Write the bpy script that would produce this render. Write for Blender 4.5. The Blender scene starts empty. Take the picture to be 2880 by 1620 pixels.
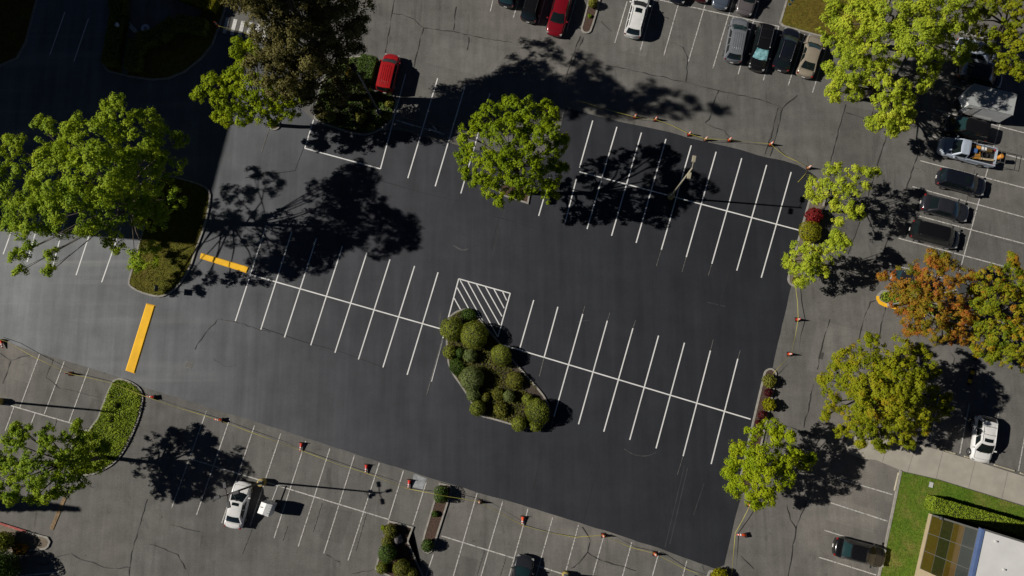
import bpy, bmesh, math, random
import numpy as np
from mathutils import Vector, Matrix
random.seed(7); rng = np.random.default_rng(11)
S = bpy.context.scene
COL = S.collection
# ------------------------------------------------------------------ camera
F, NX, NY, CH = 2000.0, 44.3, 277.6, 70.0
n_ = np.array([NX, NY, F]); n_ /= np.linalg.norm(n_)
e1 = np.array([1.0, 0, 0]) - n_ * n_[0]; e1 /= np.linalg.norm(e1)
e2 = np.cross(n_, e1)
def W(px, py, z=0.0):
    """point of the place seen at photo pixel (2880 wide) lying z metres above ground"""
    d = np.array([px - 1440.0, py - 810.0, F])
    X = d / (d @ n_) * (CH - z)
    return Vector((X @ e1, -(X @ e2), z))
def w2(v): v = np.array(v, float); return Vector((v @ e1, -(v @ e2), -(v @ n_)))
r_, u_, b_ = w2((1, 0, 0)), w2((0, -1, 0)), w2((0, 0, -1))
cam = bpy.data.cameras.new('camera'); co = bpy.data.objects.new('camera', cam); COL.objects.link(co)
co.matrix_world = Matrix(((r_.x, u_.x, b_.x, 0), (r_.y, u_.y, b_.y, 0), (r_.z, u_.z, b_.z, CH), (0, 0, 0, 1)))
cam.sensor_width = 36; cam.lens = F / 2880 * 36; cam.clip_end = 2000; cam.clip_start = 0.5
S.camera = co
def MPX(z=0): return CH / F * (CH - z) / CH      # metres per pixel (approx.) at height z
# ------------------------------------------------------------------ light
EL = math.radians(36.5); SD = Vector((0.9961, -0.0883, 0)).normalized()
d = Vector((SD.x * math.cos(EL), SD.y * math.cos(EL), -math.sin(EL)))
sl = bpy.data.lights.new('sun', 'SUN'); so = bpy.data.objects.new('sun', sl); COL.objects.link(so)
so.rotation_euler = d.to_track_quat('-Z', 'Y').to_euler(); so.location = (-60, 5, 60)
sl.energy = 5.0; sl.angle = math.radians(0.5); sl.color = (1.0, 0.945, 0.86)
wd = bpy.data.worlds.new('World'); S.world = wd; wd.use_nodes = True
nt = wd.node_tree; sky = nt.nodes.new('ShaderNodeTexSky'); sky.sky_type = 'NISHITA'; sky.sun_disc = False
sky.sun_elevation = EL; sky.sun_rotation = math.atan2(-SD.x, -SD.y); sky.dust_density = 0.0; sky.air_density = 0.22; sky.ozone_density = 1.0; sky.altitude = 1500
nt.links.new(sky.outputs[0], nt.nodes['Background'].inputs[0]); nt.nodes['Background'].inputs[1].default_value = 0.05
S.view_settings.view_transform = 'Standard'; S.view_settings.look = 'None'; S.view_settings.exposure = -0.15; S.view_settings.gamma = 1
S.cycles.max_bounces = 6; S.cycles.diffuse_bounces = 3; S.cycles.transparent_max_bounces = 4
# ------------------------------------------------------------------ materials
def srgb(r, g, b):
    f = lambda c: (c / 255 / 12.92) if c / 255 <= 0.04045 else ((c / 255 + 0.055) / 1.055) ** 2.4
    return (f(r), f(g), f(b))
class NB:
    def __init__(s, name):
        s.m = bpy.data.materials.new(name); s.m.use_nodes = True; s.t = s.m.node_tree
        s.b = s.t.nodes['Principled BSDF']; s.tc = s.t.nodes.new('ShaderNodeTexCoord')
    def n(s, ty, **k):
        x = s.t.nodes.new(ty)
        for a, v in k.items(): setattr(x, a, v)
        return x
    def l(s, a, b): s.t.links.new(a, b)
    def noise(s, scale, detail=4, rough=0.6, vec=None, dist=0):
        x = s.n('ShaderNodeTexNoise'); x.inputs['Scale'].default_value = scale; x.inputs['Detail'].default_value = detail
        x.inputs['Roughness'].default_value = rough; x.inputs['Distortion'].default_value = dist
        s.l(vec if vec is not None else s.tc.outputs['Object'], x.inputs['Vector']); return x.outputs['Fac']
    def ramp(s, fac, stops):
        x = s.n('ShaderNodeValToRGB'); e = x.color_ramp.elements
        while len(e) < len(stops): e.new(0.5)
        for k, (p, c) in enumerate(stops):
            e[k].position = p; c = (c, c, c) if isinstance(c, (int, float)) else c; e[k].color = (*c[:3], 1)
        s.l(fac, x.inputs[0]); return x.outputs[0]
    def mix(s, a, b, fac=1.0, mode='MULTIPLY'):
        x = s.n('ShaderNodeMix', data_type='RGBA', blend_type=mode)
        for sock, v in ((x.inputs[0], fac), (x.inputs[6], a), (x.inputs[7], b)):
            if hasattr(v, 'links'): s.l(v, sock)
            elif isinstance(v, (int, float)): sock.default_value = v if sock.type == 'VALUE' else (v, v, v, 1)
            else: sock.default_value = (*v, 1)
        return x.outputs[2]
    def bump(s, h, st=0.3, dist=0.02):
        x = s.n('ShaderNodeBump'); x.inputs['Strength'].default_value = st; x.inputs['Distance'].default_value = dist
        s.l(h, x.inputs['Height']); s.l(x.outputs[0], s.b.inputs['Normal'])
    def col(s, c):
        if hasattr(c, 'links'): s.l(c, s.b.inputs['Base Color'])
        else: s.b.inputs['Base Color'].default_value = (*c, 1)
    def set(s, **k):
        for a, v in k.items(): s.b.inputs[a.replace('_', ' ')].default_value = v
def mat(name, c, var=0.25, scale=3.0, rough=0.7, bump=0.0, c2=None, **k):
    b = NB(name); f = b.noise(scale, 5)
    c2 = c2 or tuple(x * (1 - var) for x in c); c1 = tuple(min(1, x * (1 + var)) for x in c)
    b.col(b.ramp(f, [(0.3, c2), (0.7, c1 if var else c)])); b.set(Roughness=rough, **k)
    if bump: b.bump(b.noise(scale * 6, 3), bump)
    return b.m
def streak_vec(b, sx, sy):
    mp = b.n('ShaderNodeMapping'); mp.vector_type = 'POINT'
    mp.inputs['Rotation'].default_value = (0, 0, math.radians(16.3)); mp.inputs['Scale'].default_value = (sx, sy, 1)
    b.l(b.tc.outputs['Object'], mp.inputs['Vector']); return mp.outputs[0]
def asphalt_old(name='worn_asphalt', gain=1.0):
    b = NB(name)
    base = b.ramp(b.noise(0.045, 4, 0.55), [(0.3, (0.100, 0.098, 0.094)), (0.45, (0.128, 0.124, 0.116)), (0.55, (0.138, 0.132, 0.121)), (0.7, (0.186, 0.172, 0.154))])
    base = b.mix(base, (gain * 1.04, gain * 1.045, gain * 1.055))
    c = b.mix(base, b.ramp(b.noise(0.6, 6, 0.65), [(0.25, 0.78), (0.5, 1.0), (0.75, 1.2)]))
    c = b.mix(c, b.ramp(b.noise(1, 4, 0.6, streak_vec(b, 1.3, 0.09)), [(0.3, 0.86), (0.7, 1.14)]))
    c = b.mix(c, b.ramp(b.noise(1, 4, 0.6, streak_vec(b, 0.06, 0.9)), [(0.35, 0.97), (0.7, 1.04)]))
    c = b.mix(c, b.ramp(b.noise(9, 4, 0.7), [(0.3, 0.8), (0.7, 1.2)]))
    spots = b.ramp(b.noise(1.6, 3, 0.7, None, 0.6), [(0.66, 1.0), (0.74, 0.55)])       # oil drips and worn spots
    c = b.mix(c, spots); c = b.mix(c, b.ramp(b.noise(2.7, 5, 0.75), [(0.70, 1.0), (0.78, 1.45)]))
    c = b.mix(c, b.ramp(b.noise(1, 4, 0.7, streak_vec(b, 0.8, 0.16), 0.4), [(0.60, 1.0), (0.70, 0.74)]))
    b.col(c); b.set(Roughness=0.88); b.b.inputs['Specular IOR Level'].default_value = 0.25; b.bump(b.noise(30, 3), 0.25, 0.01); return b.m
def asphalt_new():
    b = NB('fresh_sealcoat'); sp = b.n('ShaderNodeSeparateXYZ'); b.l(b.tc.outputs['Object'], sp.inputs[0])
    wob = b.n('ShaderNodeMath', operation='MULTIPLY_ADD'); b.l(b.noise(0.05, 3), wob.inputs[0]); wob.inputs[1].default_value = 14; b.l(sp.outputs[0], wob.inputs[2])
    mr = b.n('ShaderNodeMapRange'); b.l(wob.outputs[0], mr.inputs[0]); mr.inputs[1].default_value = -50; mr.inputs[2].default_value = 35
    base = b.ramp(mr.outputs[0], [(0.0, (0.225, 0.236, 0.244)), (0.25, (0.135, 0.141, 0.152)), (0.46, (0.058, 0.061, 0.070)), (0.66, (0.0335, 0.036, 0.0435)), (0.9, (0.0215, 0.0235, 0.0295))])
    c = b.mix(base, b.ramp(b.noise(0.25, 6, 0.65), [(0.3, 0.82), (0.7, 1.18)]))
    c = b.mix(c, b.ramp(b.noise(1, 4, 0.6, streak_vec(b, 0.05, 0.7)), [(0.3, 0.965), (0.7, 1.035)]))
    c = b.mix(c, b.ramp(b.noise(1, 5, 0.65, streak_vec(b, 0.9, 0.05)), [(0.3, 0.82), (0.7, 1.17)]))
    pale = b.ramp(b.noise(1, 3, 0.5, streak_vec(b, 0.025, 0.55), 0.3), [(0.52, 0.0), (0.74, 1.0)])  # scuffed pale sweeps, fading out to the right
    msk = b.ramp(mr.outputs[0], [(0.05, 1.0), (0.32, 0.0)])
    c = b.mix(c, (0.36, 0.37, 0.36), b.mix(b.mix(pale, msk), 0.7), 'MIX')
    c = b.mix(c, b.ramp(b.noise(6, 4, 0.7), [(0.3, 0.93), (0.7, 1.07)]))
    c = b.mix(c, b.ramp(b.noise(3.1, 3, 0.8), [(0.77, 1.0), (0.83, 1.6)]))
    b.col(c); b.set(Roughness=0.82); b.b.inputs['Specular IOR Level'].default_value = 0.25; b.bump(b.noise(40, 3), 0.15, 0.008); return b.m
def worn_paint(name, paint, under, lo, hi):
    b = NB(name); f = b.ramp(b.noise(5, 6, 0.75), [(lo, 0.0), (hi, 1.0)])
    c = b.mix(under, paint, f, 'MIX'); b.col(b.mix(c, b.ramp(b.noise(0.7, 3), [(0.3, 0.85), (0.7, 1.05)]))); b.set(Roughness=0.8); return b.m
def lawn(name, ca, cb, cc, sc=1.0):
    b = NB(name)
    c = b.ramp(b.noise(0.35 * sc, 5, 0.65), [(0.3, ca), (0.5, cb), (0.72, cc)])
    c = b.mix(c, b.ramp(b.noise(4 * sc, 5, 0.7), [(0.3, 0.6), (0.7, 1.35)])); b.col(c); b.set(Roughness=0.95)
    b.b.inputs['Specular IOR Level'].default_value = 0.1; b.bump(b.noise(14, 4, 0.8), 0.9, 0.06); return b.m
def leaf(name, stops, trans=0.3, rough=0.6):
    """foliage: hue varies from tuft to tuft (attribute tint), plus translucency"""
    b = NB(name); at = b.n('ShaderNodeAttribute', attribute_name='tint'); c = b.ramp(at.outputs['Fac'], stops)
    b.col(c); b.set(Roughness=rough); b.b.inputs['Specular IOR Level'].default_value = 0.12
    tr = b.n('ShaderNodeBsdfTranslucent'); b.l(b.mix(c, (1.25, 1.15, 0.5)), tr.inputs[0])
    mx = b.n('ShaderNodeMixShader'); mx.inputs[0].default_value = trans
    b.l(b.b.outputs[0], mx.inputs[1]); b.l(tr.outputs[0], mx.inputs[2]); b.l(mx.outputs[0], b.t.nodes['Material Output'].inputs[0]); return b.m
def paintm(name, c, metal=0.0, rough=0.28, coat=0.8):
    b = NB(name); b.col(b.mix(c, b.ramp(b.noise(2.5, 4), [(0.3, 0.93), (0.7, 1.05)]))); b.set(Roughness=rough, Metallic=metal)
    b.b.inputs['Coat Weight'].default_value = coat; b.b.inputs['Coat Roughness'].default_value = 0.06; return b.m
MT = {}
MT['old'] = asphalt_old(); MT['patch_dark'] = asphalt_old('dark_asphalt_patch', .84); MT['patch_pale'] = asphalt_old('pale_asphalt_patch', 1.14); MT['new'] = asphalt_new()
MT['line'] = worn_paint('fresh_white_paint', (0.78, 0.78, 0.77), (0.5, 0.5, 0.5), 0.22, 0.34)
MT['oldline'] = worn_paint('worn_white_paint', (0.55, 0.54, 0.51), (0.1, 0.095, 0.09), 0.34, 0.52)
MT['ghost'] = worn_paint('faded_white_paint', (0.22, 0.215, 0.2), (0.09, 0.086, 0.08), 0.45, 0.65)
MT['cross'] = worn_paint('crosswalk_paint', (0.66, 0.66, 0.64), (0.12, 0.12, 0.12), 0.32, 0.5)
MT['yellow'] = worn_paint('yellow_traffic_paint', (0.98, 0.54, 0.012), (0.62, 0.34, 0.03), 0.26, 0.44)
MT['seam_d'] = mat('roller_seam', (0.017, 0.018, 0.021), 0.2, 1, 0.8)
MT['seam_p'] = mat('pale_roller_streak', (0.037, 0.038, 0.043), 0.3, 1, 0.85)
MT['crack'] = mat('tar_filled_crack', (0.034, 0.033, 0.032), 0.5, 5, 0.7)
MT['scuff'] = mat('tyre_scuff', (0.07, 0.07, 0.07), 0.4, 2, 0.8)
MT['kerb'] = mat('kerb_concrete', (0.30, 0.285, 0.255), 0.22, 2.5, 0.9, 0.2)
MT['redkerb'] = worn_paint('red_kerb_paint', (0.36, 0.06, 0.05), (0.3, 0.28, 0.25), 0.35, 0.5)
MT['walk'] = mat('sidewalk_concrete', (0.36, 0.335, 0.285), 0.12, 0.8, 0.9, 0.1)
MT['pad'] = mat('concrete_pad', (0.29, 0.31, 0.32), 0.3, 2.5, 0.9, 0.1)
MT['joint'] = mat('concrete_joint', (0.19, 0.175, 0.15), 0.2, 2, 0.9)
MT['mulch'] = mat('bark_mulch', (0.075, 0.045, 0.032), 0.75, 9, 0.95, 0.8)
MT['soil'] = mat('planter_soil', (0.055, 0.042, 0.03), 0.5, 5, 0.95, 0.5)
MT['sand'] = mat('dry_soil', (0.17, 0.14, 0.105), 0.25, 3, 0.95, 0.4)
MT['grass_dry'] = lawn('dry_lawn', (0.115, 0.085, 0.018), (0.155, 0.120, 0.022), (0.125, 0.125, 0.02))
MT['grass_olive'] = lawn('olive_lawn', (0.15, 0.11, 0.03), (0.13, 0.122, 0.02), (0.105, 0.12, 0.016))
MT['grass_green'] = lawn('green_lawn', (0.22, 0.185, 0.055), (0.115, 0.175, 0.02), (0.065, 0.15, 0.012))
MT['trunk'] = mat('tree_bark', (0.10, 0.08, 0.06), 0.4, 6, 0.95, 0.6)
MT['paleb'] = mat('pale_bark', (0.19, 0.165, 0.14), 0.4, 6, 0.95, 0.6)
MT['black'] = mat('black_rubber', (0.012, 0.012, 0.012), 0.2, 4, 0.75)
MT['tyre'] = mat('tyre_rubber', (0.016, 0.016, 0.017), 0.2, 8, 0.85)
MT['rim'] = paintm('alloy_rim', (0.45, 0.45, 0.46), 0.9, 0.3, 0)
MT['chrome'] = paintm('bright_metal', (0.6, 0.6, 0.6), 0.9, 0.2, 0)
MT['trim'] = mat('dark_trim', (0.02, 0.02, 0.022), 0.2, 4, 0.5)
MT['glass'] = paintm('car_glass', (0.008, 0.013, 0.014), 0.0, 0.08, 0.4)
MT['tealglass'] = paintm('tinted_glass', (0.016, 0.042, 0.046), 0.1, 0.1, 0.6)
MT['shade'] = mat('windscreen_sunshade', (0.30, 0.55, 0.60), 0.7, 2.5, 0.25, 0, (0.03, 0.16, 0.19), Metallic=0.3)
MT['headl'] = paintm('headlamp_lens', (0.45, 0.46, 0.46), 0.3, 0.12, 1)
MT['taill'] = paintm('red_lamp_lens', (0.26, 0.012, 0.012), 0, 0.15, 1)
MT['orange'] = mat('cone_orange', (0.75, 0.085, 0.02), 0.12, 5, 0.5)
MT['cored'] = mat('cone_red', (0.62, 0.03, 0.015), 0.12, 5, 0.5)
MT['fadedo'] = mat('faded_cone_orange', (0.66, 0.26, 0.14), 0.15, 5, 0.6)
MT['collar'] = mat('reflective_collar', (0.75, 0.74, 0.72), 0.1, 5, 0.4)
MT['tape'] = mat('yellow_caution_tape', (0.42, 0.38, 0.06), 0.15, 5, 0.6)
MT['tanpole'] = mat('tan_painted_steel', (0.34, 0.31, 0.23), 0.1, 3, 0.5)
MT['darkpole'] = mat('dark_painted_steel', (0.018, 0.017, 0.016), 0.2, 3, 0.5)
MT['greypole'] = mat('grey_steel', (0.11, 0.12, 0.12), 0.15, 3, 0.5)
MT['palepole'] = mat('pale_grey_steel', (0.55, 0.55, 0.53), 0.1, 3, 0.5)
MT['lamphead'] = mat('lamp_housing', (0.06, 0.063, 0.066), 0.1, 3, 0.5)
MT['ybase'] = worn_paint('yellow_base_paint', (0.46, 0.35, 0.10), (0.3, 0.27, 0.2), 0.28, 0.45)
MT['white'] = paintm('white_panel', (0.72, 0.73, 0.73), 0, 0.45, 0.2)
MT['roofw'] = mat('white_roof_membrane', (0.66, 0.66, 0.65), 0.07, 0.6, 0.8)
MT['tr_roof'] = mat('shaded_trailer_roof', (0.36, 0.375, 0.38), 0.1, 1.5, 0.5)  # tree shade on the trailer roof is mixed into this grey
MT['stucco'] = mat('tan_stucco', (0.42, 0.335, 0.22), 0.07, 2, 0.9, 0.1)
MT['fascia'] = mat('blue_fascia', (0.09, 0.14, 0.29), 0.1, 2, 0.5)
MT['frame'] = mat('window_frame_metal', (0.12, 0.12, 0.115), 0.15, 3, 0.45)
MT['pane_a'] = paintm('amber_reflection_glass', (0.072, 0.048, 0.008), 0, 0.12, 0.5)  # pane colours paint the reflections of lawn, trees and sky
MT['pane_b'] = paintm('green_reflection_glass', (0.020, 0.020, 0.008), 0, 0.12, 0.5)
MT['pane_c'] = paintm('bronze_reflection_glass', (0.115, 0.074, 0.028), 0, 0.12, 0.5)
MT['pane_d'] = paintm('grey_reflection_glass', (0.05, 0.058, 0.055), 0, 0.12, 0.5)
MT['wallg'] = mat('office_wall', (0.25, 0.23, 0.2), 0.1, 1, 0.9)
MT['iron'] = mat('cast_iron', (0.05, 0.045, 0.042), 0.3, 6, 0.6)
MT['core'] = mat('inner_foliage', (0.022, 0.032, 0.008), 0.3, 5, 0.9)
MT['rock'] = mat('grey_rock', (0.13, 0.12, 0.12), 0.4, 4, 0.9, 0.8)
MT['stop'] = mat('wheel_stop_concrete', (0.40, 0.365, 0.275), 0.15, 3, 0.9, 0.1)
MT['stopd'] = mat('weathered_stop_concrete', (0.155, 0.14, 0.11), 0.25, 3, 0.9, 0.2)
MT['woodhump'] = mat('worn_tan_hump', (0.24, 0.16, 0.085), 0.5, 4, 0.9, 0.4)
MT['signg'] = mat('sign_back_metal', (0.045, 0.065, 0.07), 0.15, 4, 0.5)
MT['redp'] = mat('red_painted_pole', (0.42, 0.04, 0.05), 0.1, 4, 0.5)
MT['wood'] = mat('pale_plank', (0.5, 0.4, 0.24), 0.2, 4, 0.8)
MT['bluep'] = mat('blue_plastic', (0.05, 0.13, 0.34), 0.1, 4, 0.4)
MT['orangep'] = mat('orange_plastic', (0.62, 0.25, 0.03), 0.15, 4, 0.5)
MT['ochre'] = mat('ochre_plastic', (0.36, 0.165, 0.02), 0.3, 4, 0.6)
G_LIME = [(0.0, (0.16, 0.24, 0.008)), (0.5, (0.275, 0.36, 0.009)), (1.0, (0.385, 0.44, 0.014))]
MT['leaf_lime'] = leaf('lime_leaves', G_LIME)
MT['leaf_green'] = leaf('mid_green_leaves', [(0.0, (0.1325, 0.2276, 0.0192)), (0.5, (0.2528, 0.3666, 0.024)), (1.0, (0.4091, 0.5057, 0.0337))])
MT['leaf_yel'] = leaf('yellow_green_leaves', [(0.0, (0.2603, 0.3431, 0.0281)), (0.5, (0.4204, 0.5038, 0.034)), (1.0, (0.5806, 0.6004, 0.0601))])
MT['leaf_gold'] = leaf('gold_green_leaves', [(0.0, (0.16, 0.21, 0.010)), (0.5, (0.275, 0.30, 0.012)), (0.85, (0.35, 0.32, 0.014)), (1.0, (0.40, 0.25, 0.016))])
MT['leaf_mixed'] = leaf('olive_orange_leaves', [(0.0, (0.147, 0.21, 0.0126)), (0.45, (0.2835, 0.2888, 0.0137)), (0.75, (0.357, 0.2625, 0.0158)), (1.0, (0.42, 0.189, 0.0231))])
MT['leaf_rust'] = leaf('rust_orange_leaves', [(0.0, (0.15, 0.16, 0.013)), (0.3, (0.25, 0.205, 0.016)), (0.65, (0.34, 0.20, 0.020)), (1.0, (0.42, 0.145, 0.03))])
MT['leaf_dark'] = leaf('brown_olive_foliage', [(0.0, (0.0782, 0.0736, 0.023)), (0.5, (0.1323, 0.1196, 0.0368)), (1.0, (0.1955, 0.1782, 0.0529))], 0.18)
MT['leaf_con'] = leaf('conifer_needles', [(0.0, (0.02, 0.04, 0.012)), (1.0, (0.04, 0.06, 0.02))], 0.1)
MT['leaf_box'] = leaf('clipped_green_leaves', [(0.0, (0.0989, 0.1265, 0.0178)), (0.5, (0.1914, 0.2229, 0.0278)), (1.0, (0.3134, 0.3464, 0.0457))], 0.15)
MT['leaf_sage'] = leaf('sage_green_leaves', [(0.0, (0.0994, 0.1315, 0.0398)), (0.5, (0.1658, 0.2104, 0.0663)), (1.0, (0.2431, 0.2868, 0.0994))], 0.15)
MT['leaf_oliv'] = leaf('olive_shrub_leaves', [(0.0, (0.1008, 0.1058, 0.0161)), (0.5, (0.1713, 0.1798, 0.0282)), (1.0, (0.262, 0.2539, 0.0403))], 0.15)
MT['leaf_deep'] = leaf('deep_green_leaves', [(0.0, (0.0374, 0.0707, 0.0125)), (0.5, (0.0666, 0.1227, 0.0187)), (1.0, (0.1144, 0.1769, 0.0291))], 0.12)
MT['leaf_red'] = leaf('crimson_leaves', [(0.0, (0.0975, 0.0078, 0.0097)), (0.5, (0.195, 0.0146, 0.0175)), (1.0, (0.2925, 0.0292, 0.0292))], 0.2)
MT['leaf_must'] = leaf('mustard_leaves', [(0.0, (0.20, 0.20, 0.006)), (0.5, (0.26, 0.255, 0.007)), (1.0, (0.33, 0.32, 0.012))], 0.2)
MT['leaf_gc'] = leaf('ground_cover_leaves', [(0.0, (0.1047, 0.165, 0.0153)), (0.5, (0.2286, 0.3206, 0.0228)), (1.0, (0.3999, 0.4856, 0.0476))], 0.25)
MT['leaf_gcd'] = leaf('dark_ground_cover_leaves', [(0.0, (0.049, 0.0577, 0.0118)), (0.6, (0.1176, 0.1235, 0.0235)), (1.0, (0.196, 0.1852, 0.0392))], 0.15)
MT['leaf_redd'] = leaf('dark_red_leaves', [(0.0, (0.04, 0.006, 0.010)), (1.0, (0.12, 0.02, 0.022))], 0.15)
MT['blade'] = leaf('grass_blades', [(0.0, (0.1232, 0.087, 0.0232)), (0.5, (0.145, 0.1305, 0.0217)), (1.0, (0.1232, 0.145, 0.0232))], 0.2)
MT['bladeg'] = leaf('green_grass_blades', [(0.0, (0.162, 0.162, 0.036)), (0.4, (0.099, 0.189, 0.0216)), (1.0, (0.126, 0.234, 0.0252))], 0.2)
# ------------------------------------------------------------------ objects
def tag(o, label=None, cat=None, group=None, kind=None):
    if label: o['label'] = label
    if cat: o['category'] = cat
    if group: o['group'] = group
    if kind: o['kind'] = kind
    return o
def thing(name, label, cat, loc=(0, 0, 0), rz=0.0, group=None):
    o = bpy.data.objects.new(name, None); COL.objects.link(o); o.empty_display_size = 0.3
    o.location = loc; o.rotation_euler = (0, 0, rz); return tag(o, label, cat, group)
class MB:
    """collects shapes for one mesh"""
    def __init__(s): s.v = []; s.f = []
    def add(s, vs, fs):
        o = len(s.v); s.v += [tuple(v) for v in vs]; s.f += [tuple(i + o for i in f) for f in fs]; return s
    def box(s, c, d, M=None, top=1.0):
        x, y, z = (q / 2 for q in d); vs = []
        for zz, k in ((-z, 1), (z, top)):
            for xx, yy in ((-x, -y), (x, -y), (x, y), (-x, y)): vs.append(Vector((xx * k, yy * k, zz)))
        if M is not None: vs = [M @ v for v in vs]
        return s.add([v + Vector(c) for v in vs], [(3, 2, 1, 0), (4, 5, 6, 7), (0, 1, 5, 4), (1, 2, 6, 5), (2, 3, 7, 6), (3, 0, 4, 7)])
    def tube(s, pts, rad, n=8, cap=True):
        pts = [Vector(p) for p in pts]; rad = rad if isinstance(rad, (list, tuple)) else [rad] * len(pts); o = len(s.v); vs = []; fs = []
        for i, p in enumerate(pts):
            t = (pts[min(i + 1, len(pts) - 1)] - pts[max(i - 1, 0)])
            if t.length < 1e-6: t = Vector((0, 0, 1))
            t.normalize(); a = t.orthogonal() if abs(t.z) < 0.9 else Vector((1, 0, 0)); a = (a - t * a.dot(t)).normalized(); b = t.cross(a)
            for k in range(n):
                g = 2 * math.pi * k / n; vs.append(p + (a * math.cos(g) + b * math.sin(g)) * rad[i])
        for i in range(len(pts) - 1):
            for k in range(n): fs.append((i * n + k, i * n + (k + 1) % n, (i + 1) * n + (k + 1) % n, (i + 1) * n + k))
        if cap: fs.append(tuple(range(n - 1, -1, -1))); fs.append(tuple((len(pts) - 1) * n + k for k in range(n)))
        return s.add(vs, fs)
    def lathe(s, prof, n=16, c=(0, 0, 0), M=None):
        vs = []; fs = []
        for r, z in prof:
            for k in range(n):
                g = 2 * math.pi * k / n; vs.append(Vector((r * math.cos(g), r * math.sin(g), z)))
        for i in range(len(prof) - 1):
            for k in range(n): fs.append((i * n + k, i * n + (k + 1) % n, (i + 1) * n + (k + 1) % n, (i + 1) * n + k))
        fs.append(tuple(range(n - 1, -1, -1))); fs.append(tuple((len(prof) - 1) * n + k for k in range(n)))
        if M is not None: vs = [M @ v for v in vs]
        return s.add([v + Vector(c) for v in vs], fs)
    def prism(s, poly, z0, z1):
        n = len(poly); vs = [(p[0], p[1], z0) for p in poly] + [(p[0], p[1], z1) for p in poly]
        return s.add(vs, [tuple(range(n - 1, -1, -1)), tuple(range(n, 2 * n))] + [(i, (i + 1) % n, n + (i + 1) % n, n + i) for i in range(n)])
    def build(s, name, m, parent=None, smooth=False, bevel=0, sub=0):
        me = bpy.data.meshes.new(name); me.from_pydata(s.v, [], s.f); me.update()
        o = bpy.data.objects.new(name, me); COL.objects.link(o); me.materials.append(MT[m] if isinstance(m, str) else m)
        bm = bmesh.new(); bm.from_mesh(me); bmesh.ops.recalc_face_normals(bm, faces=bm.faces); bm.to_mesh(me); bm.free()
        if smooth: me.polygons.foreach_set('use_smooth', [True] * len(me.polygons))
        if bevel:
            q = o.modifiers.new('bevel', 'BEVEL'); q.width = bevel; q.segments = 2; q.limit_method = 'ANGLE'
        if sub:
            q = o.modifiers.new('sub', 'SUBSURF'); q.levels = sub; q.render_levels = sub
        if parent: o.parent = parent
        return o
def quads(name, V, m, tint, parent=None, mats=None):
    """V: (n,4,3) array of loose quads -> one mesh with a per-vertex tint attribute"""
    n = len(V); me = bpy.data.meshes.new(name)
    me.vertices.add(n * 4); me.vertices.foreach_set('co', V.reshape(-1).astype(np.float32))
    me.loops.add(n * 4); me.loops.foreach_set('vertex_index', np.arange(n * 4, dtype=np.int32))
    me.polygons.add(n); me.polygons.foreach_set('loop_start', np.arange(0, n * 4, 4, dtype=np.int32))
    try: me.polygons.foreach_set('loop_total', np.full(n, 4, dtype=np.int32))
    except Exception: pass
    a = me.attributes.new('tint', 'FLOAT', 'POINT'); a.data.foreach_set('value', np.repeat(tint, 4).astype(np.float32))
    me.update(calc_edges=True); me.validate()
    o = bpy.data.objects.new(name, me); COL.objects.link(o); me.materials.append(MT[m])
    if parent: o.parent = parent
    return o
def unit(a): return a / (np.linalg.norm(a, axis=-1, keepdims=True) + 1e-9)
def leaf_quads(P, N, L, Wd):
    """diamond-ish leaves at P with normals N"""
    n = len(P); N = unit(N); r = unit(rng.normal(size=(n, 3))); A = unit(np.cross(N, r)); B = np.cross(N, A)
    L = L[:, None]; Wd = Wd[:, None]; fold = N * (Wd * 0.18)
    return np.stack([P - A * L * 0.5, P + B * Wd * 0.5 + fold, P + A * L * 0.5, P - B * Wd * 0.5 + fold], 1)
# ------------------------------------------------------------------ flat setting
def struct(mb, name, m, **k): return tag(mb.build(name, m, **k), kind='structure')
def ribbon(mb, pts, width, z, jit=0.0):
    P = [Vector((p[0], p[1], z)) for p in pts]
    vs = []; fs = []
    for i, p in enumerate(P):
        a = (P[min(i + 1, len(P) - 1)] - P[max(i - 1, 0)]); a.z = 0; a.normalize(); nrm = Vector((-a.y, a.x, 0))
        w = width * (1 + random.uniform(-jit, jit)) / 2; vs += [p + nrm * w, p - nrm * w]
    for i in range(len(P) - 1): fs.append((2 * i, 2 * i + 1, 2 * i + 3, 2 * i + 2))
    mb.add(vs, fs)
def pxs(pts, z=0): return [W(x, y, z) for x, y in pts]
def chaikin(P, k=1, closed=True):
    P = [Vector((p[0], p[1], 0)) for p in P]
    for _ in range(k):
        Q = []; n = len(P); rngi = range(n if closed else n - 1)
        for i in rngi:
            a, b = P[i], P[(i + 1) % n]; Q += [a * 0.75 + b * 0.25, a * 0.25 + b * 0.75]
        P = Q if closed else [P[0]] + Q + [P[-1]]
    return P
def area(P): return sum(P[i].x * P[(i + 1) % len(P)].y - P[(i + 1) % len(P)].x * P[i].y for i in range(len(P))) / 2
def inset(P, dd):
    n = len(P); s = 1 if area(P) > 0 else -1; Q = []
    for i in range(n):
        a = (P[i] - P[i - 1]).normalized(); b = (P[(i + 1) % n] - P[i]).normalized()
        na = Vector((-a.y, a.x, 0)) * s; nb = Vector((-b.y, b.x, 0)) * s; m = (na + nb)
        if m.length < 0.2: m = na
        m.normalize(); Q.append(P[i] + m * dd / max(0.5, m.dot(na)))
    return Q
def inside(x, y, P):
    c = False; n = len(P); j = n - 1
    for i in range(n):
        if (P[i].y > y) != (P[j].y > y) and x < (P[j].x - P[i].x) * (y - P[i].y) / (P[j].y - P[i].y) + P[i].x: c = not c
        j = i
    return c
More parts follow.
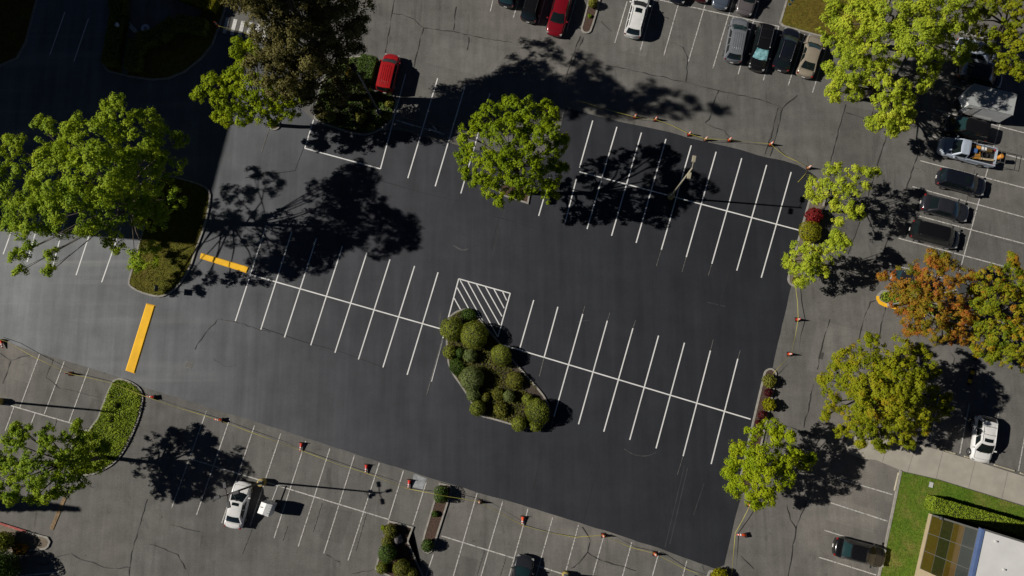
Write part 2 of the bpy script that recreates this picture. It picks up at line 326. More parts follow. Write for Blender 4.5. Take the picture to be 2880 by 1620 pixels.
def face_poly(mb, P, z):
    bm = bmesh.new(); vs = [bm.verts.new((p.x, p.y, z)) for p in P]; f = bm.faces.new(vs)
    bmesh.ops.triangulate(bm, faces=[f]); bm.verts.index_update()
    mb.add([v.co for v in bm.verts], [tuple(v.index for v in f.verts) for f in bm.faces]); bm.free()
ISL = {}
def island(key, px, bed, bedname, smooth=1, kw=0.17, kh=0.14, kmat='kerb'):
    P = chaikin(pxs(px), smooth) if smooth else [p for p in pxs(px)]
    if area(P) < 0: P = P[::-1]
    Q = inset(P, kw); n = len(P); mb = MB()
    vs = [(p.x, p.y, 0) for p in P] + [(p.x, p.y, kh) for p in P] + [(q.x, q.y, kh) for q in Q] + [(q.x, q.y, 0.0) for q in Q]
    fs = []
    for i in range(n):
        j = (i + 1) % n
        for a in range(3): fs.append((a * n + i, a * n + j, (a + 1) * n + j, (a + 1) * n + i))
    mb.add(vs, fs); struct(mb, 'kerb', kmat)
    b = MB(); face_poly(b, inset(P, kw - 0.01), kh - 0.03); struct(b, bedname, bed); ISL[key] = Q; return Q
def scatter(P, n):
    xs = [p.x for p in P]; ys = [p.y for p in P]; out = []
    while len(out) < n:
        x = random.uniform(min(xs), max(xs)); y = random.uniform(min(ys), max(ys))
        if inside(x, y, P): out.append((x, y))
    return np.array(out)
def cover(name, P, n, z, m, size=(0.08, 0.16), hh=0.1, label=None, skip=None):
    xy = scatter(P, n)
    if skip is not None: xy = xy[[not skip(x, y) for x, y in xy]]
    n = len(xy); low = 0.5 + 0.5 * np.sin(xy[:, 0] * 2.1 + np.sin(xy[:, 1] * 1.7) * 2) * np.sin(xy[:, 1] * 2.6)
    Pz = np.c_[xy, z + rng.uniform(0, hh, n) * (0.4 + 0.6 * low)]; Nn = unit(rng.normal(size=(n, 3)) * 0.6 + np.array([-0.15, 0, 1]))
    L = rng.uniform(*size, n); o = quads(name, leaf_quads(Pz, Nn, L, L * 0.6), m, np.clip(0.5 * low + rng.uniform(0, 0.6, n), 0, 1))
    return tag(o, label, None, None, 'stuff')
# ------------------------------------------------------------------ ground
g = MB(); g.add([(-420, -420, 0), (420, -420, 0), (420, 420, 0), (-420, 420, 0)], [(0, 1, 2, 3)]); struct(g, 'ground', 'old')
seal = [(-700, 700), (0, 954), (89, 987), (179, 1013), (328, 1058), (410, 1091), (560, 1137), (720, 1186), (900, 1244), (1063, 1298), (1208, 1343), (1330, 1381), (1440, 1412), (1700, 1492), (1850, 1541), (2012, 1600),
        (2037, 1590), (2060, 1490), (2081, 1408), (2100, 1300), (2115, 1200), (2173, 1032), (2200, 915), (2225, 806), (2250, 700), (2290, 560), (2300, 500), (2283, 486), (2246, 466), (2205, 452), (2160, 444), (2080, 421), (1992, 400), (1956, 393), (1884, 371), (1740, 341),
        (1590, 304), (1560, 420), (1500, 463), (1290, 408), (1200, 386), (1117, 366), (1000, 370), (880, 338), (820, 280), (760, 118), (700, 104), (630, 95), (560, 40), (300, -260), (-700, -600)]
P = pxs(seal); Q = []
for i, p in enumerate(P):
    q = P[(i + 1) % len(P)]; k = max(1, int((q - p).length / 0.8))
    for j in range(k if (q - p).length < 40 else 1):
        v = p.lerp(q, j / k); v.x += random.uniform(-.03, .03); v.y += random.uniform(-.03, .03); Q.append(v)
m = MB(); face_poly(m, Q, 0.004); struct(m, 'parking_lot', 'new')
for pl in ([(1163, 1335), (1169, 1334), (1200, 1346), (1188, 1377), (1157, 1369)],):
    m = MB(); face_poly(m, pxs(pl), 0.006); struct(m, 'concrete_pad', 'pad')
for nm, m_, pls in (('asphalt_patch', 'patch_dark', [[(2378, 296), (2492, 320), (2392, 715), (2290, 690)], [(930, 1425), (990, 1440), (960, 1530), (900, 1515)], [(1290, 1560), (1345, 1575), (1325, 1640), (1270, 1640)], [(1632, 104), (1641, 106), (1592, 240), (1584, 238)], [(2188, 300), (2203, 304), (2166, 440), (2150, 436)], [(260, 1120), (300, 1133), (270, 1215), (225, 1200)]]),
                     ('asphalt_patch', 'patch_pale', [[(60, 1000), (110, 1015), (85, 1080), (40, 1066)], [(1230, 95), (1420, 145), (1390, 225), (1195, 175)], [(1760, 60), (1850, 80), (1815, 160), (1740, 140)], [(2300, 900), (2460, 940), (2430, 1080), (2270, 1040)], [(2340, 1400), (2480, 1440), (2460, 1500), (2320, 1460)]])):
    m = MB()
    for pl in pls: face_poly(m, pxs(pl), 0.002)
    struct(m, nm, m_)
# islands, beds and lawns
island('big', [(447, 488), (484, 494), (560, 515), (588, 530), (596, 555), (580, 633), (555, 700), (537, 756), (503, 808), (466, 834), (440, 837), (391, 823), (367, 808), (360, 797), (369, 764), (410, 620)], 'grass_olive', 'lawn', 1)
island('lime', [(313, 1075), (330, 1063), (352, 1065), (378, 1077), (397, 1092), (406, 1113), (400, 1155), (384, 1203), (354, 1266), (324, 1304), (287, 1326), (255, 1338), (205, 1336), (185, 1318), (216, 1203), (262, 1210)], 'soil', 'planting_bed', 1)
island('corner', [(-60, 1452), (0, 1468), (79, 1494), (136, 1509), (144, 1523), (138, 1538), (129, 1545), (66, 1552), (-60, 1562)], 'sand', 'planting_bed', 0)
island('centre', [(1256, 920), (1261, 892), (1280, 876), (1302, 868), (1321, 869), (1338, 881), (1356, 905), (1399, 953), (1443, 1011), (1487, 1061), (1526, 1105), (1540, 1128), (1549, 1152), (1545, 1180), (1525, 1207), (1490, 1210), (1437, 1195), (1393, 1182), (1346, 1170), (1324, 1132), (1307, 1102), (1266, 1044), (1257, 1011), (1254, 967)], 'soil', 'planting_bed', 1)
island('upper', [(878, 330), (900, 347), (942, 361), (985, 376), (1022, 382), (1047, 377), (1076, 364), (1097, 346), (1106, 331), (1122, 268), (1056, 258), (1040, 243), (1062, 176), (1050, 162), (1010, 156), (960, 165), (912, 200)], 'soil', 'planting_bed', 1)
island('northtip', [(1668, -50), (1652, 10), (1637, 68), (1633, 80), (1636, 90), (1645, 96), (1656, 95), (1664, 87), (1684, 20), (1700, -50)], 'mulch', 'planting_bed', 1)
island('northlawn', [(2228, -60), (2191, 66), (2202, 76), (2255, 91), (2319, 108), (2400, 128), (2460, 128), (2520, -60)], 'grass_dry', 'lawn', 0)
island('eastup', [(2284, 526), (2291, 513), (2305, 506), (2320, 509), (2331, 522), (2326, 545), (2262, 780), (2253, 802), (2238, 809), (2222, 803), (2214, 790), (2216, 772)], 'sand', 'planting_bed', 1)
island('eastlow', [(2146, 1053), (2152, 1040), (2166, 1034), (2179, 1040), (2185, 1053), (2177, 1097), (2157, 1183), (2114, 1375), (2100, 1390), (2085, 1386), (2075, 1372), (2080, 1340)], 'mulch', 'planting_bed', 1)
island('southslim', [(1236, 1356), (1266, 1364), (1273, 1376), (1227, 1520), (1215, 1551), (1204, 1557), (1191, 1551), (1186, 1530), (1192, 1502)], 'mulch', 'planting_bed', 0)
island('southwide', [(1093, 1462), (1164, 1481), (1149, 1522), (1196, 1628), (1150, 1650), (1055, 1601), (1059, 1582)], 'mulch', 'planting_bed', 0)
island('gold', [(2466, 838), (2469, 826), (2480, 817), (2501, 815), (2700, 872), (2960, 945), (2960, 985), (2553, 873), (2486, 857), (2472, 849)], 'soil', 'planting_bed', 0, 0.2, 0.15)
island('southtip', [(1990, 1610), (1998, 1602), (2014, 1602), (2042, 1609), (2056, 1625), (2050, 1680), (1975, 1670)], 'soil', 'planting_bed', 1)
island('court', [(655, -80), (645, -10), (629, 45), (613, 92), (598, 130), (570, 165), (520, 205), (475, 223), (430, 227), (365, 218), (305, 203), (290, 186), (300, 130), (335, -80)], 'grass_dry', 'lawn', 0)
island('westlawn', [(130, -80), (104, 10), (75, 120), (50, 165), (0, 188), (-120, 200), (-120, -80)], 'grass_dry', 'lawn', 0)
island('pit', [(772 + 17 * math.cos(t), 352 + 15 * math.sin(t)) for t in np.linspace(0, 6.283, 13)[:-1]], 'mulch', 'planting_bed', 1, 0.12)
island('treebed', [(1430, 505), (1495, 524), (1486, 575), (1402, 548), (1408, 520)], 'mulch', 'planting_bed', 0)
m = MB(); face_poly(m, chaikin(pxs([(470, -60), (560, -60), (590, 10), (560, 50), (500, 60), (455, 85), (420, 98), (385, 90), (365, 215), (340, 210), (352, 60), (350, -60)]), 2), 0.135); struct(m, 'path', 'patch_pale')
yb = pxs([(2467, 833), (2466, 840), (2472, 850), (2486, 857), (2553, 873), (2600, 886)])
m = MB(); ribbon(m, yb, 0.30, 0.156); ribbon(m, [p + Vector((-0.02, -0.15, 0)) for p in yb], 0.1, 0.1); struct(m, 'kerb_paint', 'yellow')
m = MB(); ribbon(m, [p + Vector((-.02, -.07, 0)) for p in pxs([(-40, 1458), (0, 1468.5), (78, 1493)])], 0.2, 0.146); struct(m, 'kerb_paint', 'redkerb')
# sidewalk and green lawn at the office
m = MB(); m.prism(pxs([(2384, 1222), (2440, 1210), (2575, 1247), (2719, 1289), (2980, 1372), (2980, 1452), (2637, 1347), (2536, 1324), (2462, 1293), (2425, 1290), (2380, 1272)]), 0, 0.13); struct(m, 'sidewalk', 'walk')
m = MB()
for a, b in (((2575, 1248), (2551, 1326)), ((2649, 1269), (2631, 1345)), ((2740, 1297), (2722, 1372)), ((2832, 1327), (2815, 1401)), ((2500, 1226), (2480, 1298))):
    ribbon(m, pxs([a, b]), 0.04, 0.134)
struct(m, 'sidewalk_joint', 'joint')
lw = pxs([(2536, 1326), (2637, 1349), (2980, 1456), (2980, 1700), (2440, 1700), (2475, 1620), (2510, 1453)])
m = MB(); face_poly(m, lw, 0.09); struct(m, 'lawn', 'grass_green'); LAWN = lw
m = MB(); kb = pxs([(2536, 1322), (2510, 1450), (2474, 1620), (2455, 1700)]); kb2 = pxs([(2530, 1321), (2504, 1449), (2468, 1619), (2449, 1700)])
m.prism([Vector(p) for p in kb] + kb2[::-1], 0, 0.13); struct(m, 'kerb', 'kerb')
# painted lines (photo pixels of their ends on the ground)
A = [((1667, 339), (1630, 471)), ((1621, 503), (1589, 627)), ((1735, 357), (1651, 644)), ((1804, 373), (1720, 663)), ((1873, 391), (1789, 683)), ((1944, 409), (1860, 702)), ((2014, 427), (1930, 723)), ((2086, 445), (2002, 742)), ((2156, 464), (2072, 761)), ((2225, 484), (2141, 781)), ((1546, 500), (1515, 607)),
     ((1501, 844), (1461, 983)), ((1569, 863), (1530, 1006)), ((1639, 883), (1558, 1172)), ((1708, 902), (1627, 1193)), ((1780, 923), (1698, 1214)), ((1852, 944), (1771, 1237)), ((1925, 964), (1845, 1261)), ((1998, 986), (1921, 1283)), ((2075, 1009), (2000, 1305)),
     ((749, 634), (662, 903)), ((821, 651), (733, 928)), ((890, 670), (800, 949)), ((963, 692), (874, 971)), ((1032, 710), (942, 992)), ((1097, 729), (1008, 1011)), ((1166, 748), (1077, 1033)), ((1232, 766), (1145, 1054)), ((1290, 784), (1213, 1073)),
     ((882, 337), (857, 417)), ((1141, 208), (1070, 475)), ((1231, 220), (1147, 501)), ((1308, 242), (1224, 524)), ((1378, 262), (1296, 544)),
     ((100, 462), (9, 715)), ((150, 480), (76, 737)), ((215, 500), (147, 753)), ((276, 585), (214, 774)), ((340, 640), (286, 794)), ((183, 33), (140, 155)), ((249, 52), (208, 173)), ((1435, 825), (1400, 948))]
B = [((1630, 483), (2249, 648)), ((1400, 966), (2111, 1179)), ((703, 772), (1240, 925)), ((857, 417), (1070, 475)), ((1290, 784), (1435, 825))]
HT = [((1294, 788), (1360, 907)), ((1316, 793), (1399, 946)), ((1340, 799), (1405, 914)), ((1365, 806), (1412, 890)), ((1389, 813), (1418, 867)), ((1414, 821), (1425, 845)), ((1286, 809), (1318, 868)), ((1277, 838), (1295, 870))]
m = MB()
for a, b in A: ribbon(m, pxs([a, b]), 0.115, 0.0085)
struct(m, 'stall_line', 'line')
m = MB()
for a, b in B: ribbon(m, pxs([a, b]), 0.115, 0.0125)
struct(m, 'aisle_line', 'line')
m = MB()
for a, b in HT: ribbon(m, pxs([a, b]), 0.10, 0.0165)
struct(m, 'hatched_marking', 'line')
OA = [((112, 995), (56, 1147)), ((181, 1017), (125, 1164)), ((250, 1036), (194, 1188)), ((40, 1143), (15, 1212)), ((99, 1163), (80, 1212)),
      ((581, 1156), (483, 1428)), ((646, 1179), (553, 1448)), ((716, 1197), (624, 1471)), ((790, 1219), (703, 1480)), ((860, 1240), (771, 1513)), ((928, 1261), (839, 1537)), ((997, 1281), (911, 1556)), ((1067, 1302), (979, 1576)), ((1135, 1323), (1094, 1458)), ((1199, 1356), (1161, 1477)),
      ((1342, 1387), (1265, 1655)), ((1414, 1410), (1343, 1655)), ((1485, 1431), (1422, 1655)), ((1555, 1454), (1498, 1655)), ((1627, 1477), (1592, 1604)), ((1698, 1509), (1657, 1655)), ((1777, 1525), (1741, 1655)), ((1854, 1550), (1825, 1655)), ((1932, 1576), (1915, 1640)), ((1219, 1559), (1188, 1650)),
      ((1389, -10), (1379, 32)), ((1461, -10), (1444, 50)), ((1535, -10), (1514, 67)), ((1622, -10), (1593, 90)), ((1764, 4), (1729, 121)), ((1843, -10), (1801, 142)), ((1914, -10), (1867, 156)), ((1990, -10), (1936, 173)), ((2065, -10), (2005, 192)), ((2139, -10), (2076, 209)), ((2190, 76), (2147, 226)), ((2263, 97), (2217, 240)), ((2330, 115), (2285, 261)),
      ((2588, 452), (2920, 539)), ((2566, 525), (2920, 622)), ((2544, 597), (2920, 696)), ((2527, 670), (2920, 775)), ((2501, 742), (2650, 782)), ((2611, 381), (2700, 404)), ((2829, 435), (2920, 459)), ((2654, 235), (2720, 253)), ((2632, 309), (2920, 384)), ((2690, 170), (2860, 215)), ((2700, 90), (2800, 116)),
      ((2726, 1136), (2699, 1276)), ((2809, 1158), (2781, 1297)), ((2885, 1210), (2864, 1324)), ((2640, 1120), (2615, 1252)), ((2354, 1345), (2510, 1391)), ((2337, 1414), (2497, 1466)), ((2318, 1491), (2480, 1542)), ((2303, 1567), (2464, 1617))]
OB = [((15, 1136), (203, 1191)), ((540, 1292), (1094, 1461)), ((1242, 1507), (1440, 1568)), ((1440, 1568), (1585, 1615)), ((1855, 0), (2192, 75)), ((1111, 337), (1250, 378)), ((2816, 335), (2695, 777)), ((60, 1619), (167, 1609))]
m = MB()
for a, b in OA: ribbon(m, pxs([a, b]), 0.105, 0.0185)
struct(m, 'stall_line', 'oldline')
m = MB()
for a, b in OB: ribbon(m, pxs([a, b]), 0.11, 0.0225)
struct(m, 'aisle_line', 'oldline')
m = MB()
for a, b in [((1245, 951), (1200, 1110)), ((1530, 1006), (1517, 1058)), ((160, 1178), (150, 1210)), ((1031, 1441), (999, 1551)), ((1361, 1550), (1340, 1620)), ((1424, 1560), (1406, 1620)), ((2571, 555), (2610, 566)), ((2572, 472), (2632, 490)), ((2741, 475), (2664, 777)), ((2760, 660), (2880, 693)), ((2592, 415), (2650, 428)), ((715, 1470), (680, 1560)), ((808, 1480), (795, 1520)), ((905, 1415), (880, 1495)), ((760, 352), (735, 430))]:
    ribbon(m, pxs([a, b]), 0.09, 0.0265)
for a, b in [((1558, 1172), (1548, 1210)), ((2002, 742), (1992, 775)), ((1930, 723), (1918, 765)), ((1860, 702), (1846, 748)), ((1998, 986), (2006, 955)), ((2075, 1009), (2082, 985)), ((1780, 923), (1788, 900)), ((1708, 902), (1715, 880)), ((1639, 883), (1645, 860)), ((1921, 1283), (1905, 1335))]:
    ribbon(m, pxs([a, b]), 0.06, 0.0265)
struct(m, 'faded_line', 'ghost')
m = MB()
for i in range(6):
    x = 636 + i * 21.5; y = 48.5 + i * 4.6
    vs = pxs([(x, y), (x + 10.5, y + 1.5), (x - 0.5, y + 46), (x - 11, y + 44.5)], 0.0305); m.add(vs, [(0, 1, 2, 3)])
struct(m, 'crosswalk_stripe', 'cross')
CR = [[(1109, 0), (1102, 37), (1093, 93), (1083, 149)], [(1104, 38), (1130, 40), (1167, 56), (1191, 79)], [(1191, 79), (1272, 88), (1354, 106), (1440, 120)], [(1191, 80), (1180, 116), (1167, 168), (1160, 216)], [(1283, 19), (1275, 86)], [(1318, 104), (1314, 140)], [(1440, 149), (1462, 179), (1500, 209)], [(1626, 171), (1749, 192), (1928, 231), (2021, 255), (2137, 280), (2160, 288), (2201, 304), (2242, 268)],
      [(1641, 104), (1619, 156), (1595, 235)], [(1632, 102), (1611, 156), (1588, 230)], [(2021, 255), (2003, 298), (1995, 335), (1982, 347), (2010, 360), (2036, 367), (2051, 386)], [(1928, 229), (1934, 164), (1921, 134), (1890, 120)], [(2200, 305), (2185, 370), (2165, 440)], [(2188, 303), (2170, 375), (2150, 435)],
      [(2378, 294), (2361, 354), (2335, 455)], [(2492, 380), (2469, 455), (2443, 540), (2417, 626), (2384, 715)], [(2594, 395), (2570, 462), (2548, 533), (2514, 614), (2484, 715)], [(2378, 317), (2426, 332), (2440, 340)], [(2462, 844), (2447, 849), (2428, 898), (2413, 965)], [(2490, 864), (2477, 913), (2471, 954)], [(2333, 898), (2316, 954), (2298, 1039)], [(2288, 1080), (2275, 1136), (2260, 1203)], [(2268, 1408), (2238, 1486), (2216, 1620)], [(2175, 1190), (2235, 1206), (2285, 1222)], [(2212, 1420), (2222, 1462), (2238, 1486)],
      [(414, 1404), (391, 1482), (369, 1557), (363, 1620)], [(108, 1585), (134, 1587), (164, 1564), (201, 1557), (224, 1572), (276, 1589), (309, 1598), (367, 1596)], [(155, 1080), (168, 1093), (224, 1104), (276, 1117)], [(0, 993), (30, 1013), (82, 1000)], [(30, 1015), (7, 1080)], [(123, 998), (149, 1011), (129, 1062), (155, 1080)],
      [(626, 900), (611, 898), (566, 954), (548, 983)], [(988, 1613), (1052, 1602)], [(1637, 1482), (1660, 1520), (1652, 1553), (1619, 1590), (1606, 1598)], [(1652, 1553), (1678, 1570), (1738, 1590), (1787, 1605)], [(1976, 1588), (1980, 1606)], [(917, 1560), (955, 1580)], [(626, 900), (662, 905), (760, 935)], [(1510, 450), (1535, 470)], [(1770, 20), (1850, 40), (1880, 52)], [(420, 1530), (500, 1560), (520, 1600)], [(480, 1475), (560, 1495)], [(1690, 60), (1720, 90)], [(2080, 1560), (2120, 1600)]]
m = MB()
for c in CR:
    P = pxs(c); Q = []
    for a, b in zip(P, P[1:]):
        k = max(2, int((b - a).length / 0.45))
        for j in range(k):
            v = a.lerp(b, j / k); v += Vector((random.uniform(-.07, .07), random.uniform(-.07, .07), 0)) if j else Vector(); Q.append(v)
    Q.append(P[-1]); ribbon(m, Q, 0.06, 0.0335, 0.9)
struct(m, 'pavement_crack', 'crack')
for nm, m_, ls_ in (('roller_seam', 'seam_d', [[(1902, 1337), (1850, 1540)], [(1529, 1244), (1500, 1378)], [(1678, 1322), (1641, 1464)], [(1925, 800), (1850, 1080)], [(2050, 760), (1985, 1000)], [(1360, 600), (1440, 622), (1560, 660)], [(1060, 505), (1180, 540), (1290, 566)], [(730, 920), (850, 960), (960, 990), (1085, 1035)], [(1404, 610), (1380, 700)], [(860, 400), (830, 480), (690, 500)]]),
                     ('roller_streak', 'seam_p', [[(1925, 1310), (1870, 1540)], [(1934, 1315), (1884, 1530)], [(1980, 1360), (1950, 1450)], [(1420, 590), (1385, 720)], [(1160, 770), (1150, 840)], [(1196, 790), (1170, 880)], [(1140, 730), (1125, 800)], [(1990, 850), (2040, 862)], [(1625, 905), (1660, 900)]])):
    m = MB()
    for c in ls_: ribbon(m, pxs(c), 0.07, 0.0065, 0.6)
    struct(m, nm, m_)
# pale and dark tyre scuffs on the fresh coat
m = MB()
for c, w in [([(1755, 1262), (1775, 1276), (1800, 1283), (1825, 1282), (1845, 1272)], 0.05), ([(1275, 690), (1300, 705), (1318, 700)], 0.12), ([(600, 1010), (640, 1035), (665, 1025)], 0.05), ([(1370, 985), (1378, 1015), (1372, 1050)], 0.04), ([(1240, 880), (1235, 905), (1243, 935)], 0.12)]:
    ribbon(m, chaikin(pxs(c), 2, False), w, 0.0105, 0.5)
struct(m, 'tyre_scuff', 'scuff')
# ------------------------------------------------------------------ ground plants
cover('ground_cover', ISL['lime'], 11000, 0.12, 'leaf_gc', (0.10, 0.19), 0.28, 'bright lime ground cover filling the kerbed island')
sandy = pxs([(1440, 1015), (1480, 1065), (1530, 1115), (1530, 1135), (1490, 1110), (1460, 1090), (1440, 1050)])
cover('ground_cover', ISL['centre'], 9000, 0.12, 'leaf_gcd', (0.10, 0.2), 0.28, 'dark green and rusty ground cover between the clipped shrubs', lambda x, y: inside(x, y, sandy))
cover('ground_cover', ISL['upper'], 5000, 0.12, 'leaf_deep', (0.12, 0.24), 0.35, 'low ground cover coloured for the shade under the tall brown tree')  # darker leaf material paints the tree's shade onto this bed
cover('ground_cover', ISL['gold'], 3000, 0.13, 'leaf_gc', (0.10, 0.2), 0.3, 'low green ground cover in the yellow kerbed island')
cover('grass', ISL['big'], 9000, 0.10, 'blade', (0.06, 0.16), 0.06)
cover('grass', LAWN, 12000, 0.08, 'bladeg', (0.06, 0.15), 0.05)
cover('grass', ISL['northlawn'], 7000, 0.10, 'blade', (0.06, 0.15), 0.05)
# ------------------------------------------------------------------ trees
DEN = 1.9
def sph(n):
    v = unit(rng.normal(size=(n, 3))); return v
def tree(label, base, blobs, m, cat='tree', name='tree', dens=3.0, rt=0.28, kleaf=16, ls=(0.12, 0.205), bark='trunk', tr=0.22, tintb=0.0, group=None, hole=0.22, flat=0.72, limb=1.0, fill=1.0, topk=1.0, lobe=1.0, tvar=1.0, spread=0.94):
    b = W(*base); root = thing(name, label, cat, b, 0, group)
    C = np.array([tuple(W(x, y, z)) for x, y, r, z in blobs]); R = np.array([r * MPX(z) for x, y, r, z in blobs])
    tp = []; to = []; tt = []
    for i in range(len(C)):
        K = int(np.clip((6 + R[i] ** 2 * 4.2) * fill, 6, 70)); dv = sph(K * 3); dv = dv[dv[:, 2] > -0.5][:K]; dv = np.vstack([dv, [[0.1, 0.1, 0.9], [-0.3, 0, 0.3]]])      # sub-lobes give the crown its clumps and gaps
        for v0 in dv:
            sc = C[i] + v0 * R[i] * rng.uniform(0.5, spread) * np.array([1, 1, flat]); sr = float(np.clip(R[i] * rng.uniform(0.15, 0.34), 0.26, 0.8)) * lobe
            if any(j != i and np.linalg.norm((sc - C[j]) / np.array([1, 1, flat])) < R[j] * 0.36 for j in range(len(C))): continue
            k = max(5, int(2 * math.pi * sr ** 2 * 1.25 * dens * DEN)); v = unit(sph(k) + 0.7 * v0 + np.array([0, 0, 0.3])); rad = sr * (1.05 - 0.45 * rng.random(k) ** 2)
            p = sc + v * rad[:, None] * np.array([1, 1, 0.85]); keep = rng.random(k) > hole * 0.5
            tp.append(p[keep]); to.append(unit(v + 0.5 * v0)[keep]); tt.append(np.clip(0.5 + tintb + tvar * (0.15 * np.sin(C[i][0] * 1.7 + C[i][1]) + rng.normal(0, 0.14)) + rng.normal(0, 0.12, keep.sum()), 0, 1))
    tp = np.concatenate(tp); to = np.concatenate(to); tt = np.concatenate(tt); n = len(tp)
    k = kleaf; P = np.repeat(tp, k, 0); O = np.repeat(to, k, 0); T = np.repeat(tt, k)
    off = unit(rng.normal(size=(n * k, 3))) * (rng.random((n * k, 1)) ** 0.45) * rt * np.repeat(rng.uniform(0.7, 1.25, (n, 1)), k, 0)
    off[:, 2] *= 0.7; P = P + off * 0.8
    N = 0.85 * O + 0.75 * unit(off + 1e-6) + np.array([-0.1, 0, 0.35]) + 0.33 * rng.normal(size=(n * k, 3))
    L = rng.uniform(*ls, n * k); Vq = leaf_quads(P, N, L, L * rng.uniform(0.6, 0.9, n * k)) - np.array(b)
    quads('crown', Vq, m, np.clip(T + rng.normal(0, 0.07, n * k), 0, 1), root)
    mb = MB(); cz = float(np.average(C[:, 2], weights=R ** 2)); cc = Vector(np.average(C, axis=0, weights=R ** 2)) - b
    fork = Vector((cc.x * 0.35, cc.y * 0.35, cz * 0.55)); top = Vector((cc.x * 0.9, cc.y * 0.9, max(cz, 0.8 * C[:, 2].max()) * topk))
    mid = Vector((cc.x * 0.12 + 0.1, cc.y * 0.12 - 0.05, cz * 0.28))
    mb.tube([(0, 0, 0.0), (0.02, 0, 0.25), mid, fork, fork.lerp(top, 0.5) + Vector((0.15, 0.1, 0)), top], [tr * 1.5, tr * 1.1, tr, tr * 0.8, tr * 0.5, tr * 0.15], 9)
    for i in range(len(C)):
        e = Vector(C[i]) - b; st = mid.lerp(fork, random.uniform(0.3, 1.0)) if e.z < fork.z * 1.4 else fork.lerp(top, random.uniform(0, 0.45))
        md = st.lerp(e, 0.5) + Vector((random.uniform(-.3, .3), random.uniform(-.3, .3), 0.25 * R[i]))
        rr = tr * 0.42 * limb; mb.tube([st, md, e], [rr, rr * 0.65, rr * 0.25], 6)
        for q in range(4):
            v = sph(1)[0]; v[2] = abs(v[2]) * 0.6; tip = e + Vector(v * R[i] * 0.85); mb.tube([md.lerp(e, random.uniform(0.3, 1)), e.lerp(tip, 0.5) + Vector((0, 0, .1)), tip], [rr * 0.3, rr * 0.2, rr * 0.08], 5)
    o = mb.build('trunk', bark, root, True)
    return root
TR = 'deciduous trees round the parking lot'
tree('largest broad green tree at the edge of the building shade', (453, 615),
     [(325, 325, 55, 13), (327, 285, 22, 13), (250, 395, 80, 13), (380, 385, 80, 12), (460, 400, 52, 10), (150, 375, 50, 11), (110, 350, 25, 11), (45, 415, 50, 11), (55, 520, 75, 11), (160, 490, 90, 14), (280, 490, 100, 15), (390, 480, 85, 13), (470, 470, 50, 9), (100, 600, 80, 12), (210, 585, 85, 12), (320, 580, 85, 11), (425, 590, 70, 8.5), (45, 650, 46, 7.6), (250, 655, 30, 9.5), (325, 675, 42, 9), (85, 700, 28, 8), (45, 720, 24, 8), (145, 715, 22, 8), (55, 765, 16, 7.5), (140, 765, 18, 7.5), (410, 715, 48, 6), (380, 745, 20, 5), (505, 395, 25, 9), (-20, 480, 60, 11), (490, 560, 30, 6)],
     'leaf_green', tr=0.34, limb=0.5, fill=0.95, dens=2.6, rt=0.33, tintb=0.08, hole=0.3, group=TR)
tree('tall brown olive evergreen beside the red wagon', (975, 275),
     [(850, 205, 56, 8.5), (792, 190, 56, 10), (930, 160, 62, 8.5), (780, 120, 54, 12), (800, 130, 62, 11), (860, 125, 80, 11), (960, 95, 60, 10), (1000, 15, 52, 11), (750, 38, 52, 15), (770, 40, 64, 14), (830, 40, 88, 14), (935, 25, 72, 13), (985, -60, 55, 12), (700, -40, 75, 18), (800, -60, 85, 18), (900, -40, 66, 16), (720, -140, 80, 22), (690, -230, 60, 26), (680, -280, 32, 28), (965, 245, 34, 5), (1000, 228, 28, 5.5), (870, 275, 32, 6), (880, 240, 34, 7), (905, 308, 22, 5), (940, 275, 24, 4.5), (765, -110, 55, 20), (705, -190, 60, 24), (640, -150, 40, 23), (760, -200, 45, 23), (676, 2, 28, 15), (905, 222, 40, 7), (815, 250, 36, 9), (1000, 90, 26, 10), (1005, 140, 18, 9), (880, -120, 55, 17), (770, 235, 40, 9), (725, 185, 36, 11), (648, -32, 28, 16), (1010, 60, 22, 10), (860, 260, 30, 7)],
     'leaf_dark', dens=2.7, rt=0.5, kleaf=15, ls=(0.13, 0.23), tr=0.42, hole=0.25, flat=0.95, tintb=0.1, limb=.45, fill=1.5, lobe=1.0, spread=1.2, topk=.75)
tree('lime green tree between the crosswalk and the tall brown tree', (772, 352),
     [(560, 267, 22, 7), (605, 245, 38, 7), (590, 225, 20, 7), (640, 280, 48, 7), (668, 145, 26, 8), (668, 118, 13, 8), (710, 125, 18, 8), (685, 190, 36, 7.5), (655, 225, 38, 7), (720, 255, 48, 7.5), (740, 300, 45, 6.5), (690, 325, 35, 6), (790, 265, 48, 7), (810, 305, 34, 6), (830, 270, 32, 6.5), (625, 325, 28, 5.5), (640, 340, 15, 5.5), (760, 330, 32, 5), (850, 265, 15, 6.5), (720, 160, 18, 7.5)],
     'leaf_lime', tr=0.2, fill=1.75, dens=3.0, hole=0.28, group=TR)
tree('round bright green tree in the middle of the lot', (1455, 540),
     [(1440, 296, 32, 10), (1380, 325, 48, 9.5), (1480, 318, 46, 10), (1550, 328, 34, 9), (1330, 385, 46, 8.5), (1420, 390, 68, 11.5), (1510, 395, 68, 11), (1565, 415, 36, 9), (1300, 440, 28, 7), (1370, 465, 58, 9), (1460, 465, 66, 10), (1540, 480, 48, 8), (1400, 525, 45, 7), (1470, 525, 42, 6.5), (1350, 515, 32, 6.5), (1310, 490, 18, 6), (1545, 540, 28, 6), (1450, 557, 20, 5), (1405, 568, 14, 5), (1530, 300, 22, 9), (1580, 480, 20, 7.5), (1350, 350, 30, 9), (1580, 390, 22, 8.5)],
     'leaf_lime', tr=0.24, fill=1.3, dens=3.1, hole=0.24, tintb=-0.18, group=TR)
